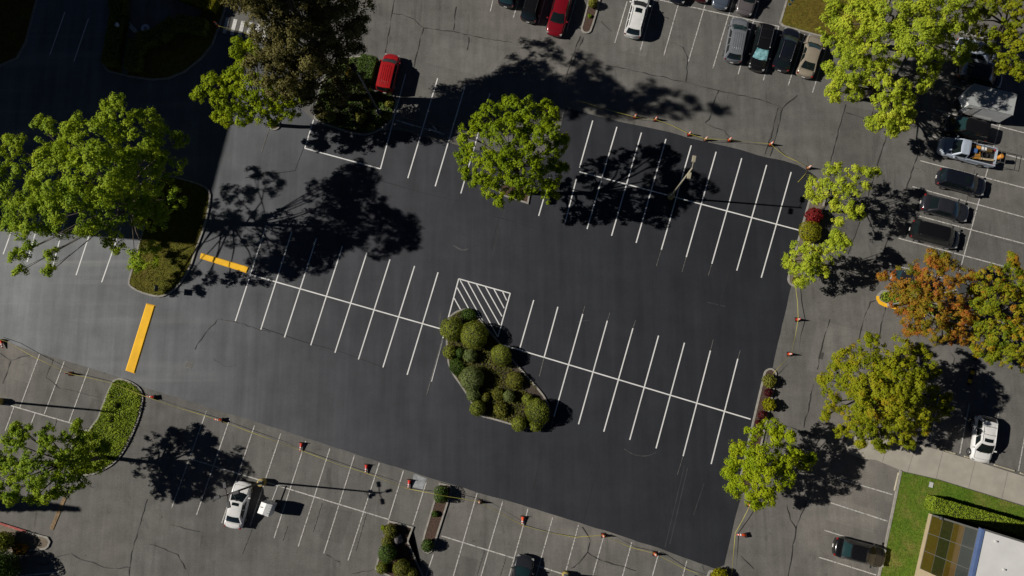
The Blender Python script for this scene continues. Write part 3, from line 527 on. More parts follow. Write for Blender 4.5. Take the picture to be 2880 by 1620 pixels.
tree('broad yellow green tree on the dry lawn with beige car below', (2420, 120),
     [(2340, 20, 30, 9), (2345, 70, 42, 8), (2420, 55, 68, 10), (2500, 40, 68, 11), (2570, 40, 60, 11), (2640, 55, 60, 10), (2700, 20, 50, 9), (2720, 75, 38, 8), (2650, 115, 58, 9.5), (2580, 110, 68, 11), (2500, 120, 58, 10), (2440, 118, 50, 9), (2690, 155, 38, 7), (2610, 165, 42, 7), (2420, 0, 50, 9), (2560, -20, 60, 10), (2660, -30, 60, 9), (2720, 130, 24, 7), (2365, 140, 22, 7), (2330, 115, 22, 7)],
     'leaf_yel', tr=0.32, fill=1.15, dens=2.8, rt=0.33, hole=0.3, tintb=-0.12, group=TR)
tree('drooping yellow green tree over the drive below the dry lawn', (2418, 278),
     [(2400, 140, 50, 7), (2400, 185, 58, 7), (2330, 190, 22, 5), (2350, 205, 24, 5), (2365, 240, 46, 6), (2345, 265, 26, 5), (2405, 258, 32, 5), (2450, 200, 50, 7), (2495, 205, 42, 7), (2510, 250, 50, 7), (2495, 298, 48, 6.5), (2530, 285, 40, 6), (2480, 340, 38, 5.5), (2515, 345, 36, 5.5), (2450, 350, 22, 5), (2510, 368, 18, 5), (2605, 200, 28, 6), (2600, 228, 26, 5.5), (2590, 245, 14, 5), (2555, 312, 18, 5.5), (2540, 346, 26, 6), (2532, 326, 24, 6.5), (2630, 200, 18, 6)],
     'leaf_yel', tr=0.22, fill=1.25, dens=3.0, rt=0.3, hole=0.26, tintb=-0.1, group=TR)
tree('olive gold tree at the upper right corner above the trailer', (2790, 95),
     [(2855, 45, 50, 9), (2815, 100, 36, 8), (2865, 125, 50, 8), (2835, 175, 36, 7), (2875, 195, 32, 7), (2780, 10, 42, 9), (2790, 150, 30, 5.5), (2740, 55, 46, 5), (2765, 110, 40, 5), (2830, 0, 50, 9), (2890, 60, 50, 8), (2735, 0, 40, 7), (2810, 190, 22, 5), (2860, 205, 22, 6)],
     'leaf_gold', tr=0.25, dens=2.8, hole=0.3, tintb=-0.1, group=TR)
tree('sparse lime tree above the crimson shrub', (2300, 592),
     [(2290, 520, 24, 4.5), (2275, 545, 12, 4.3), (2330, 488, 30, 5), (2360, 515, 38, 6), (2400, 480, 24, 5.5), (2440, 486, 20, 5.5), (2462, 488, 11, 5), (2330, 548, 32, 5), (2390, 540, 33, 6), (2378, 590, 34, 5), (2350, 578, 20, 4.5), (2410, 600, 20, 4.5), (2352, 468, 14, 5), (2420, 590, 14, 5), (2355, 625, 10, 4), (2300, 560, 20, 4), (2430, 520, 12, 5.5)],
     'leaf_yel', tr=0.12, dens=3.4, rt=0.3, kleaf=14, ls=(0.12, 0.20), hole=0.4, group=TR)
tree('small lime tree at the rounded tip of the east island', (2252, 735),
     [(2252, 704, 28, 4.5), (2290, 700, 26, 5), (2330, 684, 20, 5.2), (2275, 728, 42, 5.5), (2312, 728, 32, 5), (2228, 728, 18, 3.8), (2218, 742, 10, 3.5), (2262, 768, 32, 4), (2300, 768, 28, 4.2), (2350, 670, 18, 5.5), (2360, 700, 22, 5.5), (2385, 690, 10, 5.5), (2248, 793, 14, 3), (2345, 655, 10, 5.5), (2372, 672, 9, 5.5), (2240, 755, 18, 3.5)],
     'leaf_yel', tr=0.12, dens=3.6, rt=0.28, kleaf=14, ls=(0.12, 0.20), hole=0.3, group=TR)
tree('rust orange tree growing round a lamp post', (2530, 865),
     [(2520, 800, 36, 6), (2560, 780, 42, 6.5), (2612, 760, 42, 7), (2620, 718, 16, 7), (2625, 735, 18, 7), (2660, 745, 32, 7), (2640, 800, 52, 7.5), (2580, 840, 52, 7), (2530, 850, 36, 5.5), (2562, 890, 38, 5.5), (2620, 870, 56, 7.5), (2680, 830, 46, 7.3), (2690, 888, 50, 7), (2640, 930, 40, 6), (2590, 920, 26, 5), (2698, 945, 32, 5), (2482, 775, 10, 5.5), (2575, 930, 12, 4.5), (2720, 780, 34, 6.5), (2552, 934, 7, 4), (2655, 720, 14, 7)],
     'leaf_rust', tr=0.2, dens=3.0, rt=0.28, ls=(0.11, 0.19), hole=0.3, fill=1.35, tvar=1.5, tintb=0.02, lobe=.85, group=TR)
tree('olive and orange tree cut off by the right edge', (2715, 925),
     [(2740, 800, 42, 6), (2790, 780, 42, 8), (2840, 765, 32, 8), (2843, 725, 14, 7), (2850, 745, 16, 7), (2872, 800, 42, 8), (2800, 850, 60, 9), (2862, 868, 50, 9), (2760, 880, 42, 7), (2805, 930, 52, 8), (2862, 950, 52, 8), (2770, 970, 38, 6), (2830, 1000, 40, 6), (2875, 1020, 26, 5), (2775, 1000, 26, 5), (2900, 900, 50, 8), (2740, 985, 16, 5), (2900, 800, 40, 8), (2800, 1010, 22, 5)],
     'leaf_mixed', tr=0.22, dens=3.0, rt=0.28, ls=(0.11, 0.19), hole=0.28, fill=1.35, tvar=1.6, tintb=-0.05, lobe=.85, group=TR)
tree('round gold and green maple beside the sidewalk end', (2410, 1108),
     [(2480, 1110, 95, 8), (2360, 1080, 48, 4.5), (2380, 1005, 40, 5), (2350, 1020, 18, 4.5), (2450, 970, 34, 5.5), (2440, 950, 14, 5.5), (2530, 995, 56, 6.5), (2600, 1040, 46, 6), (2630, 1110, 40, 5.5), (2600, 1180, 44, 5), (2530, 1215, 42, 4.5), (2450, 1220, 40, 4), (2390, 1185, 46, 4), (2335, 1130, 30, 3.8), (2430, 1060, 76, 7), (2530, 1080, 78, 8), (2540, 1150, 70, 7), (2450, 1160, 70, 6.5), (2315, 1065, 14, 4), (2655, 1150, 18, 5), (2660, 1120, 14, 5), (2560, 1245, 16, 4), (2480, 1260, 14, 3.5), (2320, 1170, 10, 3.5), (2420, 1240, 18, 3.5), (2370, 1215, 18, 3.5), (2590, 985, 14, 6)],
     'leaf_gold', tr=0.24, dens=3.2, rt=0.27, ls=(0.11, 0.19), hole=0.25, tintb=-0.04, lobe=.78, tvar=1.0, fill=1.5, group=TR)
tree('bright lime tree at the lower end of the mulch island', (2100, 1325),
     [(2120, 1213, 26, 5), (2165, 1200, 26, 5), (2180, 1238, 22, 5), (2100, 1270, 36, 5.5), (2068, 1262, 18, 5), (2150, 1290, 50, 6.5), (2205, 1290, 40, 6), (2060, 1300, 22, 4.5), (2048, 1330, 12, 4.3), (2090, 1340, 42, 5.5), (2150, 1350, 50, 6.5), (2205, 1335, 34, 5.5), (2258, 1298, 18, 4.5), (2280, 1290, 10, 4.5), (2070, 1370, 26, 4.5), (2120, 1388, 34, 5), (2162, 1395, 24, 4.5), (2222, 1232, 13, 5.5), (2245, 1275, 14, 5), (2130, 1415, 14, 4), (2195, 1210, 12, 5)],
     'leaf_lime', tr=0.15, fill=1.3, dens=3.2, rt=0.33, hole=0.25, tintb=0.18, group=TR)
tree('green tree leaning left from the ground cover island', (290, 1285),
     [(30, 1240, 32, 7), (70, 1215, 24, 7.5), (130, 1220, 26, 7), (140, 1250, 34, 7.5), (200, 1228, 28, 6.5), (242, 1230, 24, 6), (218, 1193, 9, 6), (40, 1300, 52, 8), (120, 1305, 58, 9), (200, 1300, 50, 7), (262, 1290, 36, 5.5), (60, 1370, 42, 8), (130, 1368, 42, 7.5), (190, 1350, 42, 6.5), (235, 1340, 28, 5), (25, 1400, 24, 8), (100, 1400, 18, 7), (0, 1340, 45, 8), (45, 1205, 14, 7.5), (290, 1262, 18, 5), (-40, 1300, 50, 8), (160, 1390, 22, 6), (-30, 1380, 40, 8)],
     'leaf_green', tr=0.2, fill=1.35, dens=3.0, rt=0.3, hole=0.32, tintb=0.05, group=TR)
# conifer and broadleaf standing just outside the left edge (their shadows and twigs reach in)
def conifer(label, at, h, r):
    root = thing('conifer_tree', label, 'tree', (at[0], at[1], 0)); n = int(h * 330); t = rng.random(n) ** 0.8; z = 1.2 + t * (h - 1.2)
    rad = r * (1 - t) * (0.35 + 0.65 * np.sqrt(rng.random(n))) * (1 + 0.18 * np.sin(z * 7)); a = rng.random(n) * 6.283
    P = np.c_[np.cos(a) * rad, np.sin(a) * rad, z - rad * 0.25]; N = np.c_[np.cos(a), np.sin(a), np.full(n, 0.8)] + rng.normal(size=(n, 3)) * 0.3
    quads('crown', leaf_quads(P, N, rng.uniform(0.4, 0.75, n), rng.uniform(0.2, 0.35, n)), 'leaf_con', rng.random(n), root)
    MB().tube([(0, 0, 0), (0, 0, h * 0.95)], [0.25, 0.04], 8).build('trunk', 'trunk', root, True); return root
gp = W(0, 1432); conifer('dark narrow conifer just beyond the lower left edge', (gp.x - 15.2 * 1.355 * SD.x + 7.9, gp.y + 1.8, 0), 15.0, 2.1)
# ------------------------------------------------------------------ shrubs
def shrub(label, px, py, r, m, h=None, cat='shrub', name='clipped_shrub', ex=1.0, rot=0.0, size=(0.07, 0.13), loose=0.0, group=None, dens=230, zc=None, box=0.0, core='leaf_deep'):
    R = r * 0.0365; h = h or R * 1.5; zm = h * 0.5
    c = W(px, py, zm); root = thing(name, label, cat, (c.x, c.y, 0.0), 0, group); az = (h - 0.05) / 2
    n = int(min(5200, 4 * math.pi * R * R * ex * dens + 60)); v = sph(n)
    if box: v = v / (np.abs(v) ** (2 + box * 6)).sum(1, keepdims=True) ** (1 / (2 + box * 6))
    rad = 1 - rng.random(n) ** 3 * (0.12 + loose); lump = 1 + (0.055 + loose * 0.25) * np.sin(v[:, 0] * 6 + px) * np.sin(v[:, 1] * 7) + (loose * 0.3) * np.sin(v[:, 2] * 9 + v[:, 0] * 11)
    P = v * (rad * lump)[:, None] * np.array([R * ex, R, az]); cr, sr = math.cos(rot), math.sin(rot)
    P = np.c_[P[:, 0] * cr - P[:, 1] * sr, P[:, 0] * sr + P[:, 1] * cr, P[:, 2] + az + 0.12]
    N = np.c_[v[:, 0], v[:, 1], v[:, 2]] + rng.normal(size=(n, 3)) * (0.28 + loose); L = rng.uniform(*size, n) * (1 + loose)
    quads('foliage', leaf_quads(P, N, L, L * 0.65), m, np.clip(0.5 + rng.normal(0, 0.24, n) + 0.12 * np.sin(px), 0, 1), root)
    mb = MB()
    if R > 0.25:
        k = 0.86 - loose * 0.5; prof = [(R * k * math.cos(t), az * k * math.sin(t)) for t in np.linspace(-1.45, 1.45, 8)]; o = len(mb.v)
        mb.lathe(prof, 12); mb.v = [((x * ex) * cr - y * sr, (x * ex) * sr + y * cr, z + az + 0.12) for x, y, z in mb.v]
        mb.build('inner_twigs', 'core', root, True)
    return root
GS = 'shrubs of the central kerbed island'
for lab, x, y, r, m_, h, ex, rot, lo in [
    ('large rounded shrub at the upper left of the central island', 1272, 926, 33, 'leaf_box', 1.9, 1.0, 0, 0.04),
    ('largest globe shrub, under the hatched marking', 1334, 943, 38, 'leaf_box', 2.2, 1.0, 0, 0.03),
    ('small round shrub against the left kerb below the upper left globe', 1265, 990, 19, 'leaf_box', 1.0, 1.0, 0, 0.1),
    ('grey green shrub tucked below the largest globe', 1323, 1000, 19, 'leaf_sage', 1.2, 1.0, 0, 0.06),
    ('oval shrub on the right kerb, below the hatched marking', 1410, 1000, 27, 'leaf_box', 1.7, 1.12, -0.8, 0.04),
    ('big sage green globe on the left kerb at mid island', 1327, 1065, 33, 'leaf_sage', 1.7, 1.0, 0, 0.03),
    ('yellowish red shrub beside the bare soil strip', 1448, 1070, 23, 'leaf_oliv', 1.0, 1.0, 0, 0.14),
    ('sage shrub below the big sage globe', 1331, 1110, 19, 'leaf_sage', 1.2, 1.0, 0, 0.06),
    ('round green shrub at the lower left kerb corner', 1343, 1148, 21, 'leaf_box', 1.4, 1.0, 0, 0.05),
    ('small sage ball casting a round shadow in the lower bed', 1432, 1114, 16, 'leaf_sage', 1.1, 1.0, 0, 0.05),
    ('small bright ball above the tall lower right shrub', 1484, 1123, 15, 'leaf_box', 0.9, 1.0, 0, 0.06),
    ('tall bright green shrub at the lower right kerb', 1512, 1158, 32, 'leaf_box', 2.1, 1.15, -1.0, 0.04),
    ('pale green bush clinging below the tall lower right shrub', 1508, 1196, 17, 'leaf_box', 1.1, 1.0, 0, 0.1),
    ('round shrub standing over the bottom kerb', 1459, 1193, 20, 'leaf_box', 1.3, 1.0, 0, 0.05),
    ('narrow dark shrub between the two upper globes', 1294, 992, 13, 'leaf_deep', 0.9, 1.0, 0, 0.12),
    ('narrow olive shrub right of the lower sage shrub', 1365, 1117, 12, 'leaf_oliv', 0.8, 1.0, 0, 0.15),
    ('rusty loose bush in the middle of the lower bed', 1400, 1108, 16, 'leaf_oliv', 0.7, 1.0, 0, 0.25),
    ('straggly green bush near the bottom kerb', 1408, 1152, 20, 'leaf_oliv', 0.9, 0.9, 0.6, 0.25),
    ('low dark mat at the rounded top of the central island', 1318, 885, 17, 'leaf_deep', 0.5, 1.2, -0.2, 0.2),
    ('dark low bush along the left kerb', 1284, 1032, 19, 'leaf_deep', 0.6, 1.2, -1.0, 0.25)]:
    shrub(lab, x, y, r, m_, h, 'shrub', 'clipped_shrub' if lo < 0.12 else 'bush', ex, rot, loose=lo, group=GS)
GB = 'shrubs of the other planting beds'
for lab, x, y, r, m_, h, ex, rot, lo, bx in [
    ('boxy clipped shrub at the top of the slim mulch island', 1241, 1390, 21, 'leaf_deep', 1.3, 0.85, 0, 0.06, 0.3),
    ('tiny green plant midway in the slim mulch island', 1224, 1445, 7.5, 'leaf_deep', 0.4, 1.2, 0, 0.2, 0),
    ('round dark shrub at the bottom of the slim mulch island', 1203, 1534, 16.5, 'leaf_deep', 1.2, 1, 0, 0.06, 0),
    ('olive shrub at the top of the wide mulch bed', 1098, 1493, 18, 'leaf_oliv', 1.2, 1, 0, 0.08, 0),
    ('tiny lime sprig outside the left kerb of the wide mulch bed', 1079, 1484, 6, 'leaf_lime', 0.4, 1, 0, 0.3, 0),
    ('olive shrub left of the grey rock', 1090, 1524, 16, 'leaf_oliv', 1.0, 1, 0, 0.08, 0),
    ('big deep green shrub in the wide mulch bed', 1090, 1556, 24, 'leaf_deep', 1.7, 1, 0, 0.06, 0),
    ('low green shrub at the lower left of the wide mulch bed', 1075, 1597, 15, 'leaf_box', 0.9, 1, 0, 0.08, 0),
    ('large olive shrub at the bottom of the wide mulch bed', 1130, 1597, 23, 'leaf_oliv', 1.5, 1, 0, 0.08, 0),
    ('olive shrub at the lower right tip of the wide mulch bed', 1158, 1613, 16, 'leaf_oliv', 1.2, 1, 0, 0.08, 0),
    ('spiky green shrub at the rounded top of the long mulch island', 2163, 1072, 17, 'leaf_oliv', 1.0, 1, 0, 0.2, 0),
    ('low dark red plant under the spiky green shrub', 2160, 1104, 10, 'leaf_redd', 0.7, 1, 0, 0.25, 0),
    ('yellow grassy tuft with a round shadow', 2162, 1138, 16, 'leaf_must', 1.2, 1, 0, 0.3, 0),
    ('dark red plant below the yellow grassy tuft', 2143, 1168, 11, 'leaf_redd', 0.7, 1, 0, 0.25, 0),
    ('smallest dark red plant by the lime tree', 2130, 1188, 6, 'leaf_redd', 0.4, 1, 0, 0.25, 0),
    ('crimson shrub under the sparse lime tree', 2288, 609, 22, 'leaf_red', 1.6, 1, 0, 0.2, 0),
    ('clipped mustard green dome below the crimson shrub', 2277, 652, 28, 'leaf_must', 1.5, 1, 0, 0.02, 0.12),
    ('leafy dark bush at the foot of the small lime tree', 2238, 790, 10, 'leaf_oliv', 0.6, 1, 0, 0.3, 0),
    ('olive bush at the top of the north mulch strip', 1667, 10, 13, 'leaf_oliv', 1.0, 1, 0, 0.15, 0),
    ('tiny green plant in the north mulch strip', 1658, 46, 5, 'leaf_green', 0.35, 1, 0, 0.2, 0),
    ('yellow green bush at the lower right kerb tip', 2024, 1622, 21, 'leaf_must', 1.1, 1, 0, 0.2, 0),
    ('dark red plant under the orange tree', 2547, 854, 6, 'leaf_redd', 0.5, 1, 0, 0.25, 0),
    ('lime bush beside the dark hedge near the red wagon', 1022, 190, 11, 'leaf_lime', 0.9, 1, 0, 0.3, 0),
    ('pale lime plant behind the red wagon', 1028, 214, 11, 'leaf_lime', 0.7, 1, 0, 0.3, 0),
    ('orange brown bush in the shade of the tall tree', 985, 205, 11, 'leaf_rust', 0.8, 1, 0, 0.3, 0),
    ('round green shrub at the foot of the dark lamp post', 1032, 288, 14, 'leaf_oliv', 0.9, 1, 0, 0.12, 0),
    ('round shrub in the dark lower part of the upper bed', 1016, 330, 16, 'leaf_oliv', 1.0, 1, 0, 0.12, 0),
    ('small green shrub at the lower kerb of the upper bed', 1044, 358, 12, 'leaf_oliv', 0.7, 1, 0, 0.15, 0),
    ('leafy bush at the right kerb of the upper bed', 1090, 328, 12, 'leaf_oliv', 0.8, 1, 0, 0.2, 0),
    ('green bush near the right corner of the upper bed', 1096, 292, 12, 'leaf_oliv', 0.7, 1, 0, 0.25, 0),
    ('green shrub at the lower left kerb of the upper bed', 931, 328, 15, 'leaf_box', 0.9, 1, 0, 0.2, 0),
    ('green shrub left of the trunk in the upper bed', 939, 287, 15, 'leaf_box', 1.0, 1, 0, 0.2, 0),
    ('leafy shrub at the bottom left corner of the lot', 8, 1524, 24, 'leaf_box', 2.0, 1, 0, 0.3, 0),
    ('rusty low bush at the bottom left corner island', 58, 1545, 14, 'leaf_rust', 0.6, 1.4, 0, 0.35, 0),
    ('tall dark bush below the bottom left corner island', 0, 1600, 42, 'leaf_deep', 3.2, 1, 0, 0.25, 0)]:
    shrub(lab, x, y, r, m_, h, 'shrub', 'clipped_shrub' if lo < 0.1 else 'bush', ex, rot, loose=lo, group=GB, box=bx, size=(0.07, 0.13) if lo < 0.1 else (0.09, 0.16))
def hedge(label, px, w, h, m, z0=0.1, dens=230, lump=0.06):
    """straight or bent clipped hedge along ground points"""
    P = pxs(px); c = (P[0] + P[-1]) / 2; root = thing('hedge', label, 'hedge', (c.x, c.y, 0)); V = []; Nn = []; core = MB()
    for a, b in zip(P, P[1:]):
        t = (b - a); Ln = t.length; t.normalize(); s = Vector((-t.y, t.x, 0)); ang = math.atan2(t.y, t.x); faces = [(Ln, w, 'top'), (Ln, h, 'l'), (Ln, h, 'r'), (w, h, 'a'), (w, h, 'b')]
        for u_, v_, k in faces:
            n = int(u_ * v_ * dens); uu = rng.random(n) * u_; vv = rng.random(n) * v_; dep = rng.random(n) ** 2 * 0.1 - lump * np.sin(uu * 3.1) * np.sin(vv * 2.3)
            if k == 'top': L = np.c_[uu, vv - w / 2, h - dep]; N = (0, 0, 1)
            elif k == 'l': L = np.c_[uu, w / 2 - dep, vv]; N = (0, 1, 0.2)
            elif k == 'r': L = np.c_[uu, -w / 2 + dep, vv]; N = (0, -1, 0.2)
            elif k == 'a': L = np.c_[dep, uu - w / 2, vv]; N = (-1, 0, 0.2)
            else: L = np.c_[Ln - dep, uu - w / 2, vv]; N = (1, 0, 0.2)
            M3 = np.array([[t.x, s.x, 0], [t.y, s.y, 0], [0, 0, 1]]); V.append(L @ M3.T + np.array(a - c) + np.array([0, 0, z0])); Nn.append(np.tile(np.array(N) @ M3.T, (n, 1)))
        core.box((a + b) / 2 - c + Vector((0, 0, z0 + h / 2 - 0.06)), (Ln - 0.2, w - 0.22, h - 0.14), Matrix.Rotation(ang, 3, 'Z'))
    V = np.concatenate(V); Nn = np.concatenate(Nn) + rng.normal(size=(len(V), 3)) * 0.5; L = rng.uniform(0.09, 0.17, len(V))
    quads('foliage', leaf_quads(V, Nn, L, L * 0.65), m, np.clip(0.5 + rng.normal(0, 0.25, len(V)), 0, 1), root); core.build('inner_twigs', 'core', root); return root
hedge('dark clipped box hedge left of the red wagon', [(1027, 240), (1046, 172)], 1.7, 1.3, 'leaf_deep')
hedge('long clipped green hedge along the office front', [(2600, 1409), (2980, 1517)], 1.25, 1.6, 'leaf_gc', 0.09, 240)
hedge('hedge with a sunlit end beside the crosswalk', [(480, -25), (618, 27)], 1.5, 1.3, 'leaf_must')
hedge('shaded hedge running along the left side of the court', [(340, -40), (346, 60), (322, 190)], 1.6, 1.1, 'leaf_box')
hedge('shaded curved hedge round the lawn of the court', [(385, 205), (398, 125), (455, 112), (505, 72), (590, 88)], 1.5, 1.1, 'leaf_box')
# ------------------------------------------------------------------ vehicles
PT = {}
for k, c, me_, ro in (('white', (0.74, 0.74, 0.73), 0, 0.3), ('red', (0.36, 0.010, 0.012), 0, 0.3), ('darkred', (0.22, 0.006, 0.014), 0.2, 0.25), ('black', (0.008, 0.008, 0.009), 0, 0.2), ('navy', (0.010, 0.012, 0.020), 0.2, 0.22),
                      ('silver', (0.24, 0.255, 0.28), 0.35, 0.3), ('bluegrey', (0.10, 0.125, 0.17), 0.35, 0.28), ('taupe', (0.145, 0.13, 0.135), 0.3, 0.28), ('beige', (0.36, 0.31, 0.24), 0.25, 0.3), ('graphite', (0.032, 0.034, 0.042), 0.3, 0.25), ('maroon', (0.05, 0.006, 0.008), 0.1, 0.25), ('shadedwhite', (0.43, 0.49, 0.58), 0.1, 0.32)):  # last paint is white with tree shade and sky blue mixed in
    PT[k] = paintm(k + '_car_paint', c, me_, ro)
ST = {  # s positions along the length: windscreen base/top, roof end, rear glass base ; belt, height ; hood heights front/cowl ; rear deck height
    'sedan': dict(ws=(0.25, 0.415), rg=(0.70, 0.86), belt=0.93, H=1.44, hood=(0.70, 0.92), deck=0.98, wt=0.70),
    'suv': dict(ws=(0.225, 0.40), rg=(0.89, 0.97), belt=1.04, H=1.68, hood=(0.86, 1.03), deck=1.02, wt=0.73),
    'wagon': dict(ws=(0.24, 0.42), rg=(0.86, 0.965), belt=0.98, H=1.56, hood=(0.76, 0.96), deck=1.0, wt=0.71),
    'van': dict(ws=(0.17, 0.335), rg=(0.92, 0.97), belt=1.03, H=1.74, hood=(0.80, 1.0), deck=1.02, wt=0.76),
    'boxy': dict(ws=(0.20, 0.355), rg=(0.955, 0.985), belt=1.04, H=1.76, hood=(0.90, 1.03), deck=1.02, wt=0.80),
    'pickup': dict(ws=(0.225, 0.325), rg=(0.455, 0.475), belt=1.06, H=1.75, hood=(0.96, 1.06), deck=0.62, wt=0.76)}
def car(name, label, cat, front, rear, style, paint, width=1.82, z=0.6, group='vehicles parked in the stalls', rails=None, sunroof=False, ribs=False, wsmat='glass', rgmat='glass', roofglass=False, lift=0.0, bars=0):
    f = W(*front, z); r = W(*rear, z); c = (f + r) / 2; L = (f - r).length; rz = math.atan2(f.y - r.y, f.x - r.x)
    root = thing(name, label, cat, (c.x, c.y, 0), rz, group); s = ST[style]; w = width / 2; H = s['H'] + lift; belt = s['belt'] + lift * 0.6; PM = PT[paint]
    X = lambda t: L / 2 - t * L
    # body shell
    st = [(0.0, .70, .52, .50), (.012, .82, .56, .86), (.045, .915, .60, .97), (.10, .965, .64, 1)]
    hz = lambda t: (s['hood'][0] + (s['hood'][1] - s['hood'][0]) * min(1, t / s['ws'][0])) + lift * .6
    rows = []
    for t, kw, zz, kk in st: rows.append((t, kw, hz(t) * (0.72 if t == 0 else 0.86 if t < .02 else 0.95 if t < .06 else 1)))
    for t in (.16, s['ws'][0]): rows.append((t, 1.0 if t > .16 else .99, hz(t)))
    if style == 'pickup':
        for t, kw in ((.33, 1), (.45, 1), (.49, 1)): rows.append((t, kw, belt))
        for t, kw in ((.50, .99), (.75, .99), (.97, .985), (1.0, .96)): rows.append((t, kw, s['deck'] + lift * .5))
    else:
        for t in (.4, .6): rows.append((t, 1.0, belt))
        tr = s['rg'][1]; dk = s['deck'] + lift * .6
        rows += [(min(tr, .80) if tr > .8 else tr, 1.0, belt if style != 'sedan' else belt + .02), (.90, .985, dk), (.955, .945, dk * .99), (.988, .87, dk * .88), (1.0, .76, dk * .70)]
    prof = lambda ww, zt, zb: [(0, zb), (.80 * ww, zb), (.955 * ww, zb + .10), (1.0 * ww, zb + .36 * (zt - zb)), (.985 * ww, zb + .68 * (zt - zb)), (.945 * ww, zt - .055), (.80 * ww, zt + .005), (.42 * ww, zt + .03), (0, zt + .04)]
    mb = MB(); n = 16; vs = []; fs = []
    for i, (t, kw, zt) in enumerate(rows):
        zb = .34 if i in (0, len(rows) - 1) else .24; q = prof(w * kw, zt, zb + lift * .5); ring = q + [(-y, zz) for y, zz in q[-2:0:-1]]
        bow = 0.16 if t < .06 or (t > .93 and style != 'pickup') else 0.0
        for y, zz in ring: vs.append((X(t) - bow * (y / w) ** 2 * (1 if t < .5 else -1), y, zz))
    for i in range(len(rows) - 1):
        for k in range(n): fs.append((i * n + k, i * n + (k + 1) % n, (i + 1) * n + (k + 1) % n, (i + 1) * n + k))
    fs += [tuple(range(n)), tuple((len(rows) - 1) * n + k for k in range(n))]
    mb.add(vs, fs).build('body', PM, root, True, 0, 1)
    # greenhouse
    xa, xb, xc, xd = X(s['ws'][0]), X(s['ws'][1]), X(s['rg'][0]), X(s['rg'][1]); wb = w * .925; wt = w * s['wt']; zb = belt - .03; zt = H - .045
    def front(u, v, o=0): bul = (.15 * (1 - v) + .10 * v) * (1 - (2 * u - 1) ** 2); yy = (wb + (wt - wb) * v) * (1 - 2 * u); return (xa + (xb - xa) * v + bul + o, yy, zb + (zt - zb) * v + .03 * math.sin(math.pi * v) + o * .8)
    def back(u, v, o=0): bul = (.10 * (1 - v) + .07 * v) * (1 - (2 * u - 1) ** 2); yy = (wb + (wt - wb) * v) * (1 - 2 * u); return (xd + (xc - xd) * v - bul - o, yy, zb + (zt - zb) * v + .03 * math.sin(math.pi * v) + o * .6)
    def side(u, v, sg, o=0):
        x0 = xa + (xb - xa) * v; x1 = xd + (xc - xd) * v; yy = (wb + (wt - wb) * v) + .035 * math.sin(math.pi * v) * math.sin(math.pi * u); return (x0 + (x1 - x0) * u, sg * (yy + o), zb + (zt - zb) * v + o * .3)
    def roof(u, t, o=0):
        y = wt * (1 - 2 * u); bf = .10 * (1 - (2 * u - 1) ** 2); x0 = xb + bf; x1 = xc - .07 * (1 - (2 * u - 1) ** 2); cr = (1 - (2 * u - 1) ** 2) * .6 + .4 * (1 - abs(2 * u - 1) ** 4); return (x0 + (x1 - x0) * t, y, zt + .055 * cr * (1 - (2 * t - 1) ** 6) + o)
    def grid(mb, fn, u0, u1, v0, v1, nu=8, nv=4, o=0.0):
        b = len(mb.v); vs = [fn(u0 + (u1 - u0) * i / nu, v0 + (v1 - v0) * j / nv, o) for j in range(nv + 1) for i in range(nu + 1)]
        mb.add(vs, [(j * (nu + 1) + i, j * (nu + 1) + i + 1, (j + 1) * (nu + 1) + i + 1, (j + 1) * (nu + 1) + i) for j in range(nv) for i in range(nu)])
    sl = lambda u, v, o: side(u, v, 1, o); sr = lambda u, v, o: side(u, v, -1, o)
    mb = MB(); grid(mb, front, 0, 1, 0, 1); grid(mb, back, 0, 1, 0, 1); grid(mb, sl, 0, 1, 0, 1, 10); grid(mb, sr, 0, 1, 0, 1, 10); grid(mb, roof, 0, 1, 0, 1, 10, 10)
    if ribs:
        for k in range(5):
            u = .2 + .15 * k; q = [roof(u, t, .012) for t in (.12, .3, .5, .7, .9)]; mb.tube(q, .018, 5)
    mb.build('cabin', PM, root, True)
    def win(nm, fn, a, m_): q = MB(); grid(q, fn, *a, 8, 4, .014); q.build(nm, m_, root, True)
    win('windshield', front, (.07, .93, .06, .95), wsmat)
    win('rear_window', back, (.09, .91, .12, .93), rgmat)
    cuts = ((.10, .36), (.39, .63), (.66, .92)) if style in ('suv', 'van', 'boxy', 'wagon') else ((.16, .48), (.51, .84))
    if style == 'pickup': cuts = ((.14, .86),)
    for fn in (sl, sr):
        for a, b in cuts: win('side_window', fn, (a, b, .14, .90), 'glass')
    if sunroof: win('sunroof', roof, (.24, .76, .10, .30), 'glass')
    if roofglass: win('sunroof', roof, (.2, .8, .09, .25), 'glass')
    if bars:
        for t in (.42, .78): MB().tube([roof(.10, t, .07), roof(.5, t, .08), roof(.90, t, .07)], .018, 6).build('roof_bar', 'trim', root)
    if rails:
        for u in (.05, .95): MB().tube([roof(u, .06, .0), roof(u, .12, .05), roof(u, .5, .06), roof(u, .88, .05), roof(u, .95, .0)], .022, 6).build('roof_rail', rails, root, True)
    # shut lines of hood and deck (dark gaps), wipers
    top = lambda t, k: (X(t), w * k, (hz(t) if t < .5 else (s['deck'] + lift * .6)) + .03 - .03 * abs(k))
    MB().tube([top(s['ws'][0] - .01, -.76), top(.15, -.76), top(.085, -.74), top(.08, -.4), top(.078, 0), top(.08, .4), top(.085, .74), top(.15, .76), top(s['ws'][0] - .01, .76)], .012, 4).build('hood_seam', 'black', root)
    if style == 'sedan': t0 = s['rg'][1] + .012; MB().tube([top(.95, -.74), top(t0, -.73), top(t0, 0), top(t0, .73), top(.95, .74)], .012, 4).build('trunk_seam', 'black', root)
    for u0, u1 in ((.30, .10), (.72, .50)): MB().tube([front(u0, .0, .03), front(u1, .21, .03)], .012, 4).build('wiper', 'black', root)
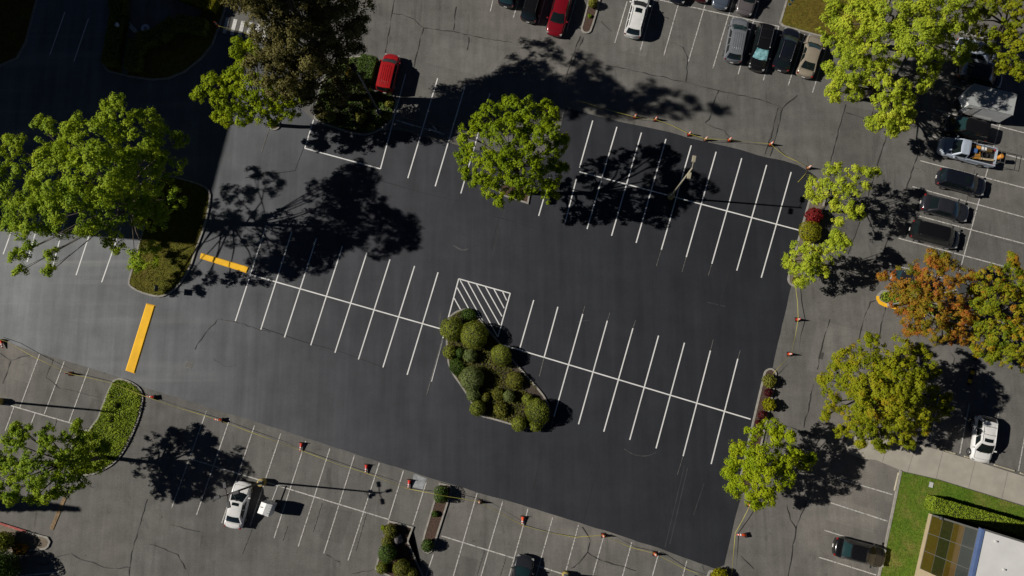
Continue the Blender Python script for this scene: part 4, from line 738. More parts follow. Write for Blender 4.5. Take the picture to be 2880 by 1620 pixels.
    # lamps, mirrors, wheels
    for sg in (1, -1):
        q = MB(); q.box((X(.052), sg * w * .70, hz(.03) * .84), (.22, .30, .13), Matrix.Rotation(-sg * .35, 3, 'Z')); q.build('headlight', 'headl', root, False, .03)
        q = MB(); zz = (s['deck'] if style != 'pickup' else .92) * .86 + lift * .5; hh = .13 if style == 'sedan' else .26
        q.box((X(.962), sg * w * .80, zz * .97), (.15, .20, hh), Matrix.Rotation(sg * .25, 3, 'Z')); q.build('taillight', 'taill', root, False, .03)
        q = MB(); q.box((xa - .22, sg * (w + .09), belt + .05), (.13, .22, .14)); q.box((xa - .2, sg * (w - .01), belt - .01), (.07, .14, .06)); q.build('mirror', PM if paint not in ('black', 'navy') else 'trim', root, False, .03)
        for t in (.185, .80):
            R = .335 + lift * .4; Mx = Matrix.Rotation(math.pi / 2, 3, 'X')
            q = MB(); q.lathe([(R * .62, -.11), (R * .93, -.115), (R, -.08), (R, .08), (R * .93, .115), (R * .62, .11)], 20, (X(t), sg * (w - .10), R + .004), Mx); wh = q.build('wheel', 'tyre', root, True)
            q = MB(); yy = sg * (w - .10 + .118); q.lathe([(R * .60, -.012), (R * .55, .012), (R * .2, .0)], 16, (X(t), yy, R + .004), Mx); q.build('rim', 'rim', wh, False)
    q = MB(); q.box((X(1.0) + .02, 0, .50 + lift * .5), (.03, .32, .12)); q.build('license_plate', 'collar', root)
    if style == 'pickup':
        x0, x1 = X(.487), X(.995); q = MB(); zf, zr = .66 + lift * .5, belt + .02
        for sg in (1, -1): q.box(((x0 + x1) / 2, sg * w * .93, (zf + zr) / 2), (abs(x1 - x0), .10, zr - zf))
        q.box((x1 + .03, 0, (zf + zr) / 2), (.07, w * 1.74, zr - zf)); q.box((x0 - .03, 0, (zf + zr) / 2), (.06, w * 1.74, zr - zf)); q.build('cargo_bed', PM, root, False, .02)
        q = MB(); q.box(((x0 + x1) / 2, 0, zf + .03), (abs(x1 - x0) - .1, w * 1.76, .03)); q.build('bed_liner', 'black', root)
    root['L'] = L; return root
car('parked_wagon', 'small boxy red wagon parked alone by the tall brown tree', 'car', (1106, 153), (1081, 261), 'boxy', 'red', 1.80, ribs=True, wsmat='tealglass')
car('parked_car', 'blackish green car at the top edge, leftmost car of that row', 'car', (1458, -108), (1421, 19), 'suv', 'navy', 1.82, rgmat='tealglass')
car('parked_car', 'black car left of the dark red car in the top row', 'car', (1520, -68), (1484, 62), 'suv', 'black', 1.85, rails='trim')
car('parked_car', 'dark red car with its hood pointing down the picture beside the mulch strip', 'car', (1557, 101), (1592, -32), 'sedan', 'darkred', 1.90, lift=.08)
car('parked_suv', 'white hatchback style suv with black sunroof at the top edge', 'suv', (1807, -14), (1776, 106), 'suv', 'white', 1.86, sunroof=True, rails='white')
car('parked_car', 'navy car whose nose just enters the top edge, left of a maroon one', 'car', (1902, 8), (1938, -122), 'sedan', 'navy', 1.82)
car('parked_car', 'maroon car nose at the top edge next to the navy one', 'car', (1968, 4), (2003, -126), 'sedan', 'maroon', 1.82)
car('parked_sedan', 'blue grey sedan nose at the top edge, left of the taupe car', 'car', (2022, 24), (2060, -106), 'sedan', 'bluegrey', 1.82)
car('parked_sedan', 'taupe sedan nose at the top edge by the dry lawn', 'car', (2090, 42), (2128, -90), 'sedan', 'taupe', 1.84, lift=.05)
car('parked_suv', 'silver suv with a ribbed roof in the row below the dry lawn', 'suv', (2082, 51), (2058, 176), 'suv', 'silver', 1.90, ribs=True, wsmat='tealglass')
car('parked_suv', 'black suv with a roof rack and a bright teal sunshade', 'suv', (2125, 200), (2156, 71), 'suv', 'black', 1.86, rails='chrome', wsmat='shade', bars=2)
car('parked_suv', 'black wagon with silver roof rails and red rear lamps', 'suv', (2229, 81), (2192, 199), 'wagon', 'navy', 1.86, rails='chrome', sunroof=True, lift=.1, wsmat='tealglass')
car('parked_sedan', 'beige sedan with a dark rear window next to the dry lawn', 'car', (2297, 99), (2260, 217), 'sedan', 'beige', 1.84, wsmat='tealglass')
car('parked_car', 'pale car mostly hidden by trees in the upper right', 'car', (2808, 168), (2682, 132), 'suv', 'shadedwhite', 1.85)
car('parked_suv', 'black suv in deep shade above the white trailer', 'suv', (2818, 230), (2692, 196), 'suv', 'black', 1.88, rails='trim')
car('parked_suv', 'black suv in tree shade between the trailer and the pickup', 'suv', (2655, 345), (2778, 379), 'suv', 'black', 1.88, wsmat='tealglass')
tk = car('pickup_truck', 'white pickup loaded with tools and a ladder rack', 'pickup truck', (2639, 408), (2796, 447), 'pickup', 'shadedwhite', 1.96)
car('parked_suv', 'black crossover in the stall directly below the pickup', 'suv', (2770, 531), (2634, 496), 'suv', 'navy', 1.86, sunroof=True, wsmat='tealglass')
car('parked_sedan', 'dark grey sedan in the second stall below the pickup', 'car', (2725, 604), (2590, 567), 'sedan', 'graphite', 1.82, wsmat='tealglass')
car('parked_van', 'black minivan in the third stall below the pickup', 'minivan', (2697, 678), (2559, 643), 'van', 'black', 1.92, wsmat='tealglass', rails='trim')
car('parked_car', 'dark car half hidden under the rust orange tree', 'car', (2638, 816), (2507, 779), 'suv', 'graphite', 1.82, rgmat='tealglass', rails='chrome')
car('parked_suv', 'white crossover with roof bars parked against the sidewalk', 'suv', (2754, 1301), (2770, 1169), 'wagon', 'white', 1.88, lift=.1, rails='white', roofglass=True, bars=2)
car('parked_sedan', 'black sedan in the stall beside the green lawn', 'car', (2492, 1572), (2343, 1534), 'sedan', 'black', 1.86, rgmat='tealglass')
car('parked_sedan', 'dark grey car cut off by the bottom edge', 'car', (1481, 1561), (1444, 1700), 'sedan', 'graphite', 1.86, lift=.06, wsmat='tealglass')
car('parked_sedan', 'white sedan with a black sunroof beside the small white trailer', 'car', (686, 1354), (655, 1486), 'sedan', 'white', 1.86, sunroof=True)
# load of the pickup
bp = tk.matrix_world if False else None
Lp = tk['L']; rzp = tk.rotation_euler.z; Rp = Matrix.Rotation(rzp, 3, 'Z'); o0 = Vector(tk.location)
def onbed(x, y, z=0): return o0 + Rp @ Vector((x, y, z))
q = MB()
for sg in (1, -1):
    for x in (-Lp * .03, -Lp * .47): q.tube([(x, sg * .82, 1.05), (x, sg * .82, 1.95)], .022, 6)
    q.tube([(-Lp * .03, sg * .82, 1.95), (-Lp * .56, sg * .82, 1.95)], .022, 6)
for x in (-Lp * .03, -Lp * .47, -Lp * .55): q.tube([(x, -.84, 1.97), (x, .84, 1.97)], .02, 6)
q.build('ladder_rack', 'frame', tk)
def crate(name, label, cat, x, y, d, m_, zz=0.71, rot=0):
    p = onbed(x, y, zz); t = thing(name, label, cat, p, rzp + rot); q = MB(); q.box((0, 0, d[2] / 2), d, None, 0.96); q.build('case', m_, t, False, .02)
    q = MB(); q.box((0, 0, d[2] + .02), (d[0] * 1.02, d[1] * 1.02, .04)); q.build('lid', m_, t, False, .01); return t
crate('tool_box', 'blue tool box in the pickup bed', 'tool box', -Lp * .08, -.05, (.5, .42, .45), 'bluep', .80)
crate('storage_bin', 'largest ochre bin in the middle of the pickup bed', 'bin', -Lp * .145, .28, (.75, .7, .3), 'ochre', .71, .2)
crate('storage_bin', 'orange bin by the right side wall of the pickup bed', 'bin', -Lp * .07, -.58, (.45, .3, .35), 'orangep')
crate('storage_bin', 'small orange bin behind the other orange bin', 'bin', -Lp * .16, -.58, (.38, .3, .3), 'orangep')
crate('storage_bin', 'pale green white bin nearest the tailgate', 'bin', -Lp * .26, -.62, (.5, .3, .25), 'collar')
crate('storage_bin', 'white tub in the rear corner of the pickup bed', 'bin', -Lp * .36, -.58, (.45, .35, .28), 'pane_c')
p = onbed(-Lp * .33, .42, 1.0); t = thing('plank', 'pale wooden plank lying across the pickup load', 'plank', p, rzp + .12); MB().box((0, 0, 0), (1.5, .2, .05)).build('board', 'wood', t, False, .01)
p = onbed(-Lp * .30, .0, .71); t = thing('hose_coil', 'dark coiled hose in the pickup bed', 'hose', p, 0)
q = MB(); q.tube([(.3 * math.cos(a) * (1 + .06 * math.sin(3 * a)), .3 * math.sin(a), .06 + .012 * a) for a in np.linspace(0, 18, 70)], .035, 6); q.build('coil', 'black', t, True)
p = onbed(-Lp * .535, -.05, .95); t = thing('water_cooler', 'orange water cooler hanging at the pickup tailgate', 'cooler', p, 0)
MB().lathe([(.2, 0), (.22, .05), (.22, .45), (.2, .5)], 18).build('barrel', 'orangep', t, True); MB().lathe([(.23, .5), (.23, .55), (.1, .58)], 18).build('lid', 'orangep', t, True)
# white cargo trailer with a V nose
rp = [W(x, y, 2.55) for x, y in ((2714, 262), (2740, 235), (2860, 265), (2848, 324), (2726, 294))]; c = sum(rp, Vector()) / 5; c.z = 0
t = thing('cargo_trailer', 'large white box trailer with a pointed nose under the trees', 'trailer', c, 0)
pl = [(p.x - c.x, p.y - c.y) for p in rp]; q = MB(); q.prism(pl, .55, 2.52); q.build('box', 'white', t, False, .03)
q = MB(); q.prism([(x * 1.012, y * 1.012) for x, y in pl], 2.521, 2.57); q.build('roof', 'tr_roof', t)
ax = Vector((pl[2][0] - pl[1][0], pl[2][1] - pl[1][1], 0)).normalized(); ay = Vector((-ax.y, ax.x, 0)); ang = math.atan2(ax.y, ax.x); MR = Matrix.Rotation(ang, 3, 'Z')
for a, b in (((pl[0]), (pl[1])), ((pl[0]), (pl[4]))):
    mid = Vector(((a[0] + b[0]) / 2, (a[1] + b[1]) / 2, 1.0)); dd = Vector((b[0] - a[0], b[1] - a[1], 0)); nn = Vector((dd.y, -dd.x, 0)).normalized(); nn = nn if nn.dot(mid) > 0 else -nn
    q = MB(); q.box(mid + nn * .012, (dd.length * .94, .02, .85), Matrix.Rotation(math.atan2(dd.y, dd.x), 3, 'Z')); q.build('stone_guard', 'trim', t)
sm = (Vector(pl[3] + (0,)) + Vector(pl[4] + (0,))) / 2
for k in (-.45, .45):
    for sg in (-1, 1):
        cc = Vector((0, 0, 0)) + ax * (k + .3) + ay * (sg * ((Vector(pl[1] + (0,)) - Vector(pl[4] + (0,))).length / 2 + .06)); cm = (Vector(pl[1] + (0,)) + Vector(pl[2] + (0,)) + Vector(pl[3] + (0,)) + Vector(pl[4] + (0,))) / 4; cc += Vector((cm.x, cm.y, 0))
        q = MB(); q.lathe([(.2, -.1), (.33, -.1), (.34, 0), (.33, .1), (.2, .1)], 18, (cc.x, cc.y, .345), MR @ Matrix.Rotation(math.pi / 2, 3, 'X')); wq = q.build('wheel', 'tyre', t, True)
        q = MB(); q.lathe([(.19, -.11), (.19, .11)], 12, (cc.x, cc.y, .345), MR @ Matrix.Rotation(math.pi / 2, 3, 'X')); q.build('rim', 'rim', wq)
for sg in (-1, 1):
    cm = (Vector(pl[1] + (0,)) + Vector(pl[2] + (0,)) + Vector(pl[3] + (0,)) + Vector(pl[4] + (0,))) / 4
    q = MB(); q.box(cm + ax * .3 + ay * sg * 1.17 + Vector((0, 0, .76)), (1.75, .26, .06), MR); q.build('fender', 'chrome', t, False, .02)
nose = Vector(pl[0] + (0,)); q = MB(); q.tube([nose * .9 + Vector((0, 0, .5)), nose - ax * 1.1 + Vector((0, 0, .48))], .05, 6); q.tube([nose - ax * 1.05 + Vector((0, 0, .5)), nose - ax * 1.05 + Vector((0, 0, .02))], .035, 6); q.build('hitch', 'black', t)
q = MB(); sd = (Vector(pl[4] + (0,)) - Vector(pl[1] + (0,))).normalized(); a4 = Vector(pl[4] + (0,)); q.box(a4 + ax * .9 + sd * .012 + Vector((0, 0, 1.5)), (.8, .02, 1.75), MR); q.build('door', 'palepole', t, False, .01)
q = MB(); q.box(a4 + ax * .45 + sd * .016 + Vector((0, 0, 1.9)), (.45, .02, .3), MR); q.build('side_vent', 'frame', t)
# small white equipment trailer beside the white sedan
rp = [W(x, y, 1.95) for x, y in ((734, 1412), (765, 1421), (753, 1455), (722, 1443))]; c = sum(rp, Vector()) / 4; c.z = 0
t = thing('equipment_trailer', 'small white cube shaped trailer standing by the yellow based lamp post', 'trailer', c, 0); pl = [(p.x - c.x, p.y - c.y) for p in rp]
q = MB(); q.prism(pl, .5, 1.80); q.build('box', 'white', t, False, .03)
dx = Vector((pl[1][0] - pl[0][0], pl[1][1] - pl[0][1], 0)); dy = Vector((pl[3][0] - pl[0][0], pl[3][1] - pl[0][1], 0)); ang = math.atan2(dx.y, dx.x); MR = Matrix.Rotation(ang, 3, 'Z')
q = MB(); v0 = Vector(pl[0] + (1.803,)); b0 = [v0, v0 + dx * .5, v0 + dx, v0 + dx + dy, v0 + dx * .5 + dy, v0 + dy]; up = [0.02, .15, .03, .03, .15, .02]
q.add([v for v in b0] + [v + Vector((0, 0, u)) for v, u in zip(b0, up)], [(0, 1, 7, 6), (1, 2, 8, 7), (2, 3, 9, 8), (3, 4, 10, 9), (4, 5, 11, 10), (5, 0, 6, 11), (6, 7, 10, 11), (7, 8, 9, 10), (5, 4, 1, 0), (4, 3, 2, 1)]); q.build('roof', 'white', t)
for k in range(4):
    v = v0 + dx * .75 + dy * (.16 + .22 * k); q = MB(); q.box(v + Vector((0, 0, .10)), (dx.length * .44, .03, .03), MR); q.build('vent_slat', 'palepole', t)
q = MB(); q.box(v0 + dx * .22 + dy * .42 + Vector((0, 0, .10)), (.30, .05, .05), MR); q.build('handle', 'trim', t)
for sg in (0, 1):
    cc = v0 + dx * (1.08 if sg else -.08) + dy * .5; q = MB(); q.lathe([(.15, -.08), (.29, -.08), (.3, 0), (.29, .08), (.15, .08)], 16, (cc.x, cc.y, .305), MR @ Matrix.Rotation(math.pi / 2, 3, 'Y')); q.build('wheel', 'tyre', t, True)
h0 = W(774, 1397, .45) - c; h0.z = .45; h1 = W(785, 1378, .45) - c; h1.z = .45; h2 = v0 + dx * .5; h2.z = .5
q = MB(); q.tube([h2 + dy * .1, h2 - dy.normalized() * 1.5], .05, 6); q.tube([h2 - dy.normalized() * 1.4, (h2 - dy.normalized() * 1.4) * 1 + Vector((0, 0, -.46))], .03, 6); q.build('hitch', 'palepole', t)
# ------------------------------------------------------------------ office at the lower right
hB = 7.55; b0 = W(2611, 1443); b1 = W(2568, 1632); ux = (b1 - b0).normalized(); uo = Vector((-ux.y, ux.x, 0)); uo = uo if uo.x > 0 else -uo   # ux down the facade, uo into the building
t = thing('office_building', 'tan office with a glazed facade and white flat roof behind the hedge', 'building', b0, 0)
Lb, Wb = 16.0, 22.0; rot = Matrix(((ux.x, uo.x, 0), (ux.y, uo.y, 0), (0, 0, 1)))
def bb(name, m_, a, b, z, par=t, bevel=0):
    c = rot @ Vector(((a[0] + a[1]) / 2, (b[0] + b[1]) / 2, 0)); c.z = (z[0] + z[1]) / 2
    q = MB(); q.box(c, (abs(a[1] - a[0]), abs(b[1] - b[0]), abs(z[1] - z[0])), rot); return q.build(name, m_, par, False, bevel)
bb('wall', 'stucco', (0, Lb), (.12, Wb), (0, hB)); GL = 4.95; g0 = .12
bb('sill_wall', 'stucco', (0, Lb), (-.02, .12), (0, .62)); bb('pier', 'stucco', (g0 + GL, Lb), (-.02, .12), (.62, hB))
fr = bb('window_frame', 'frame', (g0 - .12, g0 + GL), (.0, .118), (.62, hB))
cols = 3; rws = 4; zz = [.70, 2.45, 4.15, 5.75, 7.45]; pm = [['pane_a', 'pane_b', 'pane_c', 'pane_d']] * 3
for i in range(3):
    for j in range(4):
        a0 = g0 + GL * i / 3 + .03; a1 = g0 + GL * (i + 1) / 3 - .03; z0, z1 = zz[j] + .03, zz[j + 1] - .03
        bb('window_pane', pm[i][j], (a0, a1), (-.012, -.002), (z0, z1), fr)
        if j == 2: bb('pane_reflection', 'pane_a', (a0, a1), (-.016, -.0125), (z0, z0 + (z1 - z0) * .5), fr)  # amber half of the third row, a reflection painted on the glass
bb('fascia', 'fascia', (-.1, Lb), (-.03, .22), (hB + .002, hB + .45)); bb('parapet', 'frame', (-.15, -.0), (.222, Wb), (hB - .4, hB + .40))
bb('roof', 'roofw', (.0, Lb), (.222, Wb), (hB + .004, hB + .38))
for k in range(4): bb('roof_vent', 'palepole', (.5 + 2 * k, .62 + 2 * k), (1.2 + 1.1 * k, 1.32 + 1.1 * k), (hB + .38, hB + .55))
q = MB(); q.lathe([(.09, 0), (.16, .1), (.16, .3), (.05, .34)], 12, rot @ Vector((.1, -.2, 0)) + Vector((0, 0, 2.3))); q.build('security_light', 'lamphead', t, True)
# tall office beyond the left edge: it throws the big shadow over the upper left
HB = 23.0; sh = SD * (HB / math.tan(EL)); p1 = W(559, 690) - sh; p2 = W(716, 97) - sh; q1 = W(641, 93) - sh; q2 = W(664, 0) - sh
e = (p2 - p1).normalized(); left = Vector((-e.y, e.x, 0)); left = left if left.x < 0 else -left
t = thing('office_building', 'tall office block outside the left edge, known by its broad shadow', 'building', p1, 0)
pa = [p1, p2, p2 + left * 24, p1 + left * 24]; q = MB(); q.prism([(p.x - p1.x, p.y - p1.y) for p in pa], 0, HB); q.build('wall', 'wallg', t)
e2_ = (q2 - q1).normalized(); q3 = q1 + e2_ * 30; pa = [q1, q3, q3 + left * 22, q1 + left * 22]; q = MB(); q.prism([(p.x - p1.x, p.y - p1.y) for p in pa], 0, HB - .01); q.build('wing', 'wallg', t)
for k in range(6):
    for j in range(5):
        ctr = p1 + e * ((p2 - p1).length * (k + .5) / 6) - p1; ctr.z = 2.5 + j * 4.2; MRb = Matrix.Rotation(math.atan2(e.y, e.x), 3, 'Z')
        q = MB(); q.box(ctr - left * .02, (2.4, .06, 2.4), MRb); q.build('window', 'glass', t)
# ------------------------------------------------------------------ lamp posts
def lamp(label, base, top, H, pole='tanpole', r=0.1, basem='ybase', heads=(), hm='lamphead', brad=0.32, bh=0.75, extra=None, headsize=(.62, .34, .16)):
    b = W(*base); root = thing('lamp_post', label, 'lamp post', b, 0, 'lamp posts of the parking lot')
    MB().lathe([(brad, 0), (brad, bh), (brad * .93, bh + .03)], 20).build('base', basem, root, True)
    MB().box((0, 0, bh + .10), (.42, .42, .14)).build('base_plate', 'greypole', root, False, .02)
    MB().tube([(0, 0, bh), (0, 0, H)], [r, r * .72], 10).build('pole', pole, root, True)
    for a, ln, dz in heads:
        dv = Vector((math.cos(a), math.sin(a), 0)); q = MB(); q.tube([Vector((0, 0, H - .15 + dz)), dv * ln + Vector((0, 0, H - .05 + dz))], .035, 6); arm = q.build('arm', pole, root)
        q = MB(); q.box(dv * (ln + headsize[0] / 2) + Vector((0, 0, H - .04 + dz)), headsize, Matrix.Rotation(a, 3, 'Z'), .9); q.build('lamp_head', hm, root, False, .03)
    return root
lamp('tan lamp post with a yellow base among the fresh white lines', (1885, 555), None, 9.7, 'tanpole', .10, 'ybase', [(1.35, .55, 0), (-1.8, .15, -.7)], 'tanpole', .31, .7)
l2 = lamp('black lamp post with four arms beside the white sedan', (741, 1355), None, 8.5, 'darkpole', .10, 'ybase', [(a + .25, .55, 0) for a in (0, 1.571, 3.142, 4.712)], 'lamphead', .36, .75, None, (.55, .3, .14))
for k in (-.25, .25):
    q = MB(); q.tube([(0, 0, 7.4), (.35, -.2 + k, 7.35)], .03, 6); q.box((.5, -.25 + k, 7.35), (.32, .3, .2), Matrix.Rotation(.5, 3, 'Y')); q.build('floodlight', 'lamphead', l2, False, .02)
b = l2.location
lamp('dark lamp post leaning over the bed under the tall brown tree', (1067, 317), None, 9.3, 'greypole', .12, 'kerb', [(2.2, .4, 0)], 'darkpole', .28, .4, None, (.8, .5, .2))
lamp('lamp post at the left edge with a long thin shadow', (2, 1129), None, 9.0, 'darkpole', .12, 'ybase', [(1.3, .4, 0), (4.4, .4, 0)], 'lamphead', .34, .75)
lamp('pale lamp post with a square head above the orange tree', (2500, 858), None, 8.3, 'palepole', .07, 'kerb', [(.22, 1.75, 0)], 'lamphead', .28, .4, None, (.85, .85, .14))
lamp('lamp post with a yellow base cut off by the bottom edge', (1590, 1614), None, 9.0, 'tanpole', .10, 'ybase', [(1.3, .4, 0), (4.4, .4, 0)], 'lamphead', .33, .75)
# ------------------------------------------------------------------ cones and tape
def cone(label, px, py, lie=None, m_='orange', h=.9):
    c = W(px, py); t = thing('traffic_cone', label, 'traffic cone', c, 0, 'traffic cones along the caution tape'); r = .19
    body = [(r, .04), (.10, h * .52), (.035, h)]; M4 = Matrix.Identity(3); off = Vector()
    if lie is not None:
        d3 = Vector((math.cos(lie), math.sin(lie), 0)); M4 = d3.to_track_quat('Z', 'Y').to_matrix() @ Matrix.Rotation(.3, 3, 'Z'); tilt = Matrix.Rotation(-.0, 3, 'Z'); off = Vector((0, 0, .20)) - d3 * .45
    def put(q): q.v = [tuple(M4 @ Vector(v) + off) for v in q.v]; return q
    put(MB().box((0, 0, .025), (.46, .46, .05))).build('base', 'black', t, False, .015)
    put(MB().lathe(body, 16)).build('body', m_, t, True)
    for a, b in ((.48, .62), (.72, .84)):
        ra = np.interp(a * h, [.04, h * .52, h], [r, .10, .035]) + .006; rb = np.interp(b * h, [.04, h * .52, h], [r, .10, .035]) + .006
        put(MB().lathe([(ra, a * h), (rb, b * h)], 16)).build('collar', 'collar', t, True)
    return t
for lab, x, y, li, mm in [
    ('orange cone at the far left end of the upper tape run, in tree shade', 1786, 330, None, 'orange'), ('second cone of the upper tape run, red and in tree shade', 1844, 337, None, 'cored'),
    ('red cone of the upper tape run at the shade edge', 1938, 379, None, 'cored'), ('faded pale cone of the upper tape run beside the shade edge', 1984, 393, None, 'fadedo'),
    ('bright orange red cone midway between the faded cone and the drive', 2051, 395, None, 'orange'), ('orange cone where the upper tape run bends down', 2167, 407, None, 'orange'), ('faded cone at the right end of the upper tape run', 2273, 473, None, 'fadedo'),
    ('red cone at the left edge of the picture', 9, 968, -1.2, 'cored'), ('red cone between the old stall lines at the left', 199, 1051, None, 'cored'), ('fallen red cone just right of the lime island', 427, 1116, 3.05, 'cored'),
    ('fallen red cone at the shaded maple shadow in the lower left', 617, 1180, 3.05, 'cored'), ('tipped red cone standing out above the white sedan row', 848, 1257, -1.75, 'cored'), ('tipped red cone midway along the lower tape run', 1031, 1318, -1.7, 'cored'),
    ('tipped red cone beside the pale concrete pad', 1151, 1361, -1.75, 'cored'), ('faded cone right of the slim mulch island', 1350, 1411, None, 'fadedo'), ('tipped orange red cone above the dark grey car', 1470, 1464, -1.7, 'orange'),
    ('orange cone where the lower tape run meets the fresh coat', 1697, 1505, None, 'orange'), ('orange cone near the right end of the lower tape run', 1842, 1557, None, 'orange'), ('orange red cone under the bright lime tree', 2106, 1418, None, 'orange'),
    ('fallen orange cone with its tip to the left on the right drive', 2083, 1503, 3.1, 'orange'), ('red cone below the east island tip', 2242, 899, None, 'cored'), ('orange red cone above the long mulch island', 2219, 996, None, 'orange'), ('orange cone at the shaded end of the crosswalk', 613, 73, None, 'orange')]:
    cone(lab, x, y, li, mm)
def tape(label, pts, wd_=.045):
    P = [W(*p) if len(p) == 3 else W(p[0], p[1], .7) for p in pts]; Q = chaikin3(P); c = Q[0].copy(); c.z = 0; t = thing('caution_tape', label, 'tape', c, 0, 'caution tape runs'); q = MB()
    ve = []; fs = []
    for i, p in enumerate(Q):
        a = Q[min(i + 1, len(Q) - 1)] - Q[max(i - 1, 0)]; s_ = Vector((-a.y, a.x, 0)); s_.normalize(); an = .9 * math.sin(i * .37); up = Vector((0, 0, 1))
        o = (s_ * math.cos(an) + up * math.sin(an)) * wd_ / 2; ve += [p + o - c, p - o - c]
    for i in range(len(Q) - 1): fs.append((2 * i, 2 * i + 1, 2 * i + 3, 2 * i + 2))
    q.add(ve, fs); o = q.build('strip', 'tape', t, True); sd_ = o.modifiers.new('solid', 'SOLIDIFY'); sd_.thickness = .004
def chaikin3(P):
    Q = [P[0]]
    for a, b in zip(P, P[1:]):
        k = max(3, int((b - a).length / .6))
        for j in range(1, k + 1):
            v = a.lerp(b, j / k); Q.append(v)
    return Q
tape('yellow tape along the whole lower side of the fresh coat', [(-30, 945), (18, 961), (91, 1002), (197, 1051), (313, 1077, .45), (406, 1114, .4), (500, 1146, .4), (611, 1180, .4), (720, 1221, .5), (780, 1242, .5), (845, 1266, .25), (944, 1304, .5), (1029, 1330, .3), (1090, 1353, .6), (1145, 1374, .3), (1230, 1391, 1.5), (1262, 1397, 1.4), (1346, 1410), (1440, 1461, .5), (1473, 1479, .25), (1548, 1499, .2), (1619, 1511, .2), (1697, 1505), (1775, 1540, .4), (1842, 1557), (1924, 1599, .3), (1977, 1618, .3)])
tape('yellow tape down the drive beside the fallen orange cone', [(2112, 1416), (2090, 1460, .5), (2068, 1499, .3), (2063, 1557, .35), (2057, 1625, .3)])
tape('yellow tape between the east island and the long mulch island', [(2237, 802, .5), (2243, 850, .45), (2245, 896), (2238, 940, .5), (2226, 992), (2200, 1023, .5), (2175, 1050, .5)])
tape('yellow tape along the upper side of the fresh coat', [(1621, 281, .6), (1703, 307, .5), (1786, 329), (1815, 334, .5), (1844, 336), (1890, 353, .45), (1938, 376), (1984, 391), (2051, 392), (2110, 399, .55), (2168, 405), (2184, 420, .4), (2211, 440, .2), (2240, 453, .35), (2271, 470), (2267, 487, .15), (2256, 500, .05), (2244, 512, .04)])
tape('short yellow tape over the crosswalk', [(614, 73), (640, 80, .5), (672, 88, .5), (708, 100, .6), (740, 112, .7)])
# ------------------------------------------------------------------ speed bumps, wheel stops, sign and small things
def bump(label, px, m_, h=.09, cat='speed bump', name='speed_bump', bands=0, jit=0):
    P = pxs(px); c = sum(P, Vector()) / 4; t = thing(name, label, cat, c, 0); q = MB(); L0 = [p - c for p in P]
    lay = [(1.0, .005), (.985, h * .25), (.93, h * .4), (.80, h)]; n = 4; vs = []
    ax_ = (L0[1] - L0[0]).normalized() if (L0[1] - L0[0]).length > (L0[2] - L0[1]).length else (L0[2] - L0[1]).normalized(); ay_ = Vector((-ax_.y, ax_.x, 0))
    for k, z in lay:
        for p in L0:
            a = p.dot(ax_); b = p.dot(ay_); kk = k; vs.append(ax_ * (a - math.copysign((1 - k) * abs(b), a)) + ay_ * b * kk + Vector((0, 0, z)))
    fs = [tuple(range(4))[::-1], tuple(12 + i for i in range(4))]
    for j in range(3):
        for i in range(4): fs.append((j * 4 + i, j * 4 + (i + 1) % 4, (j + 1) * 4 + (i + 1) % 4, (j + 1) * 4 + i))
    q.add(vs, fs); q.build('hump', m_, t)
    half = max(abs(p.dot(ax_)) for p in L0); wid = max(abs(p.dot(ay_)) for p in L0)
    for i in range(bands):
        a = -half + half * 2 * (i + .5) / bands; q = MB(); q.box(ax_ * a + Vector((0, 0, h - .028)), (half / bands * .8, wid * 1.72, .07), Matrix.Rotation(math.atan2(ax_.y, ax_.x), 3, 'Z')); q.build('reflective_band', 'yellow', t)
    return t
bump('long yellow speed bump between the lawn island and the lime island', [(412, 853), (438, 859), (380, 1051), (353, 1042)], 'yellow')
bump('shorter yellow speed bump right of the lawn island, beside the first white stall line', [(566, 711), (701, 751), (694, 768), (562, 727)], 'yellow')
bump('worn brown speed bump at the lower left', [(178, 1396), (189, 1399), (151, 1491), (140, 1487)], 'woodhump', .06)
bump('black and yellow rubber bump below the olive and orange tree', [(2743, 985), (2756, 989), (2748, 1016), (2736, 1012)], 'black', .06, bands=1)
bump('black and yellow rubber bump by the maple shadow', [(2732, 1034), (2744, 1038), (2729, 1086), (2717, 1082)], 'black', .06, bands=2)
def stop(label, a, b, m_='stop', wdt=.16, h=.13):
    p, q_ = W(*a), W(*b); c = (p + q_) / 2; d_ = q_ - p; t = thing('wheel_stop', label, 'wheel stop', c, math.atan2(d_.y, d_.x), 'concrete wheel stops')
    q = MB(); L_ = d_.length / 2; pr = [(-wdt / 2, .0), (-wdt / 2, h * .5), (-wdt * .28, h), (wdt * .28, h), (wdt / 2, h * .5), (wdt / 2, 0)]
    q.add([(-L_, y, z) for y, z in pr] + [(L_, y, z) for y, z in pr], [tuple(range(5, -1, -1)), tuple(range(6, 12))] + [(i, (i + 1) % 6, 6 + (i + 1) % 6, 6 + i) for i in range(6)]); q.build('block', m_, t, False, .015)
    for s_ in (-.6, .6): MB().lathe([(.025, h), (.025, h + .012)], 8, (s_ * L_, 0, 0)).build('pin', 'iron', t)
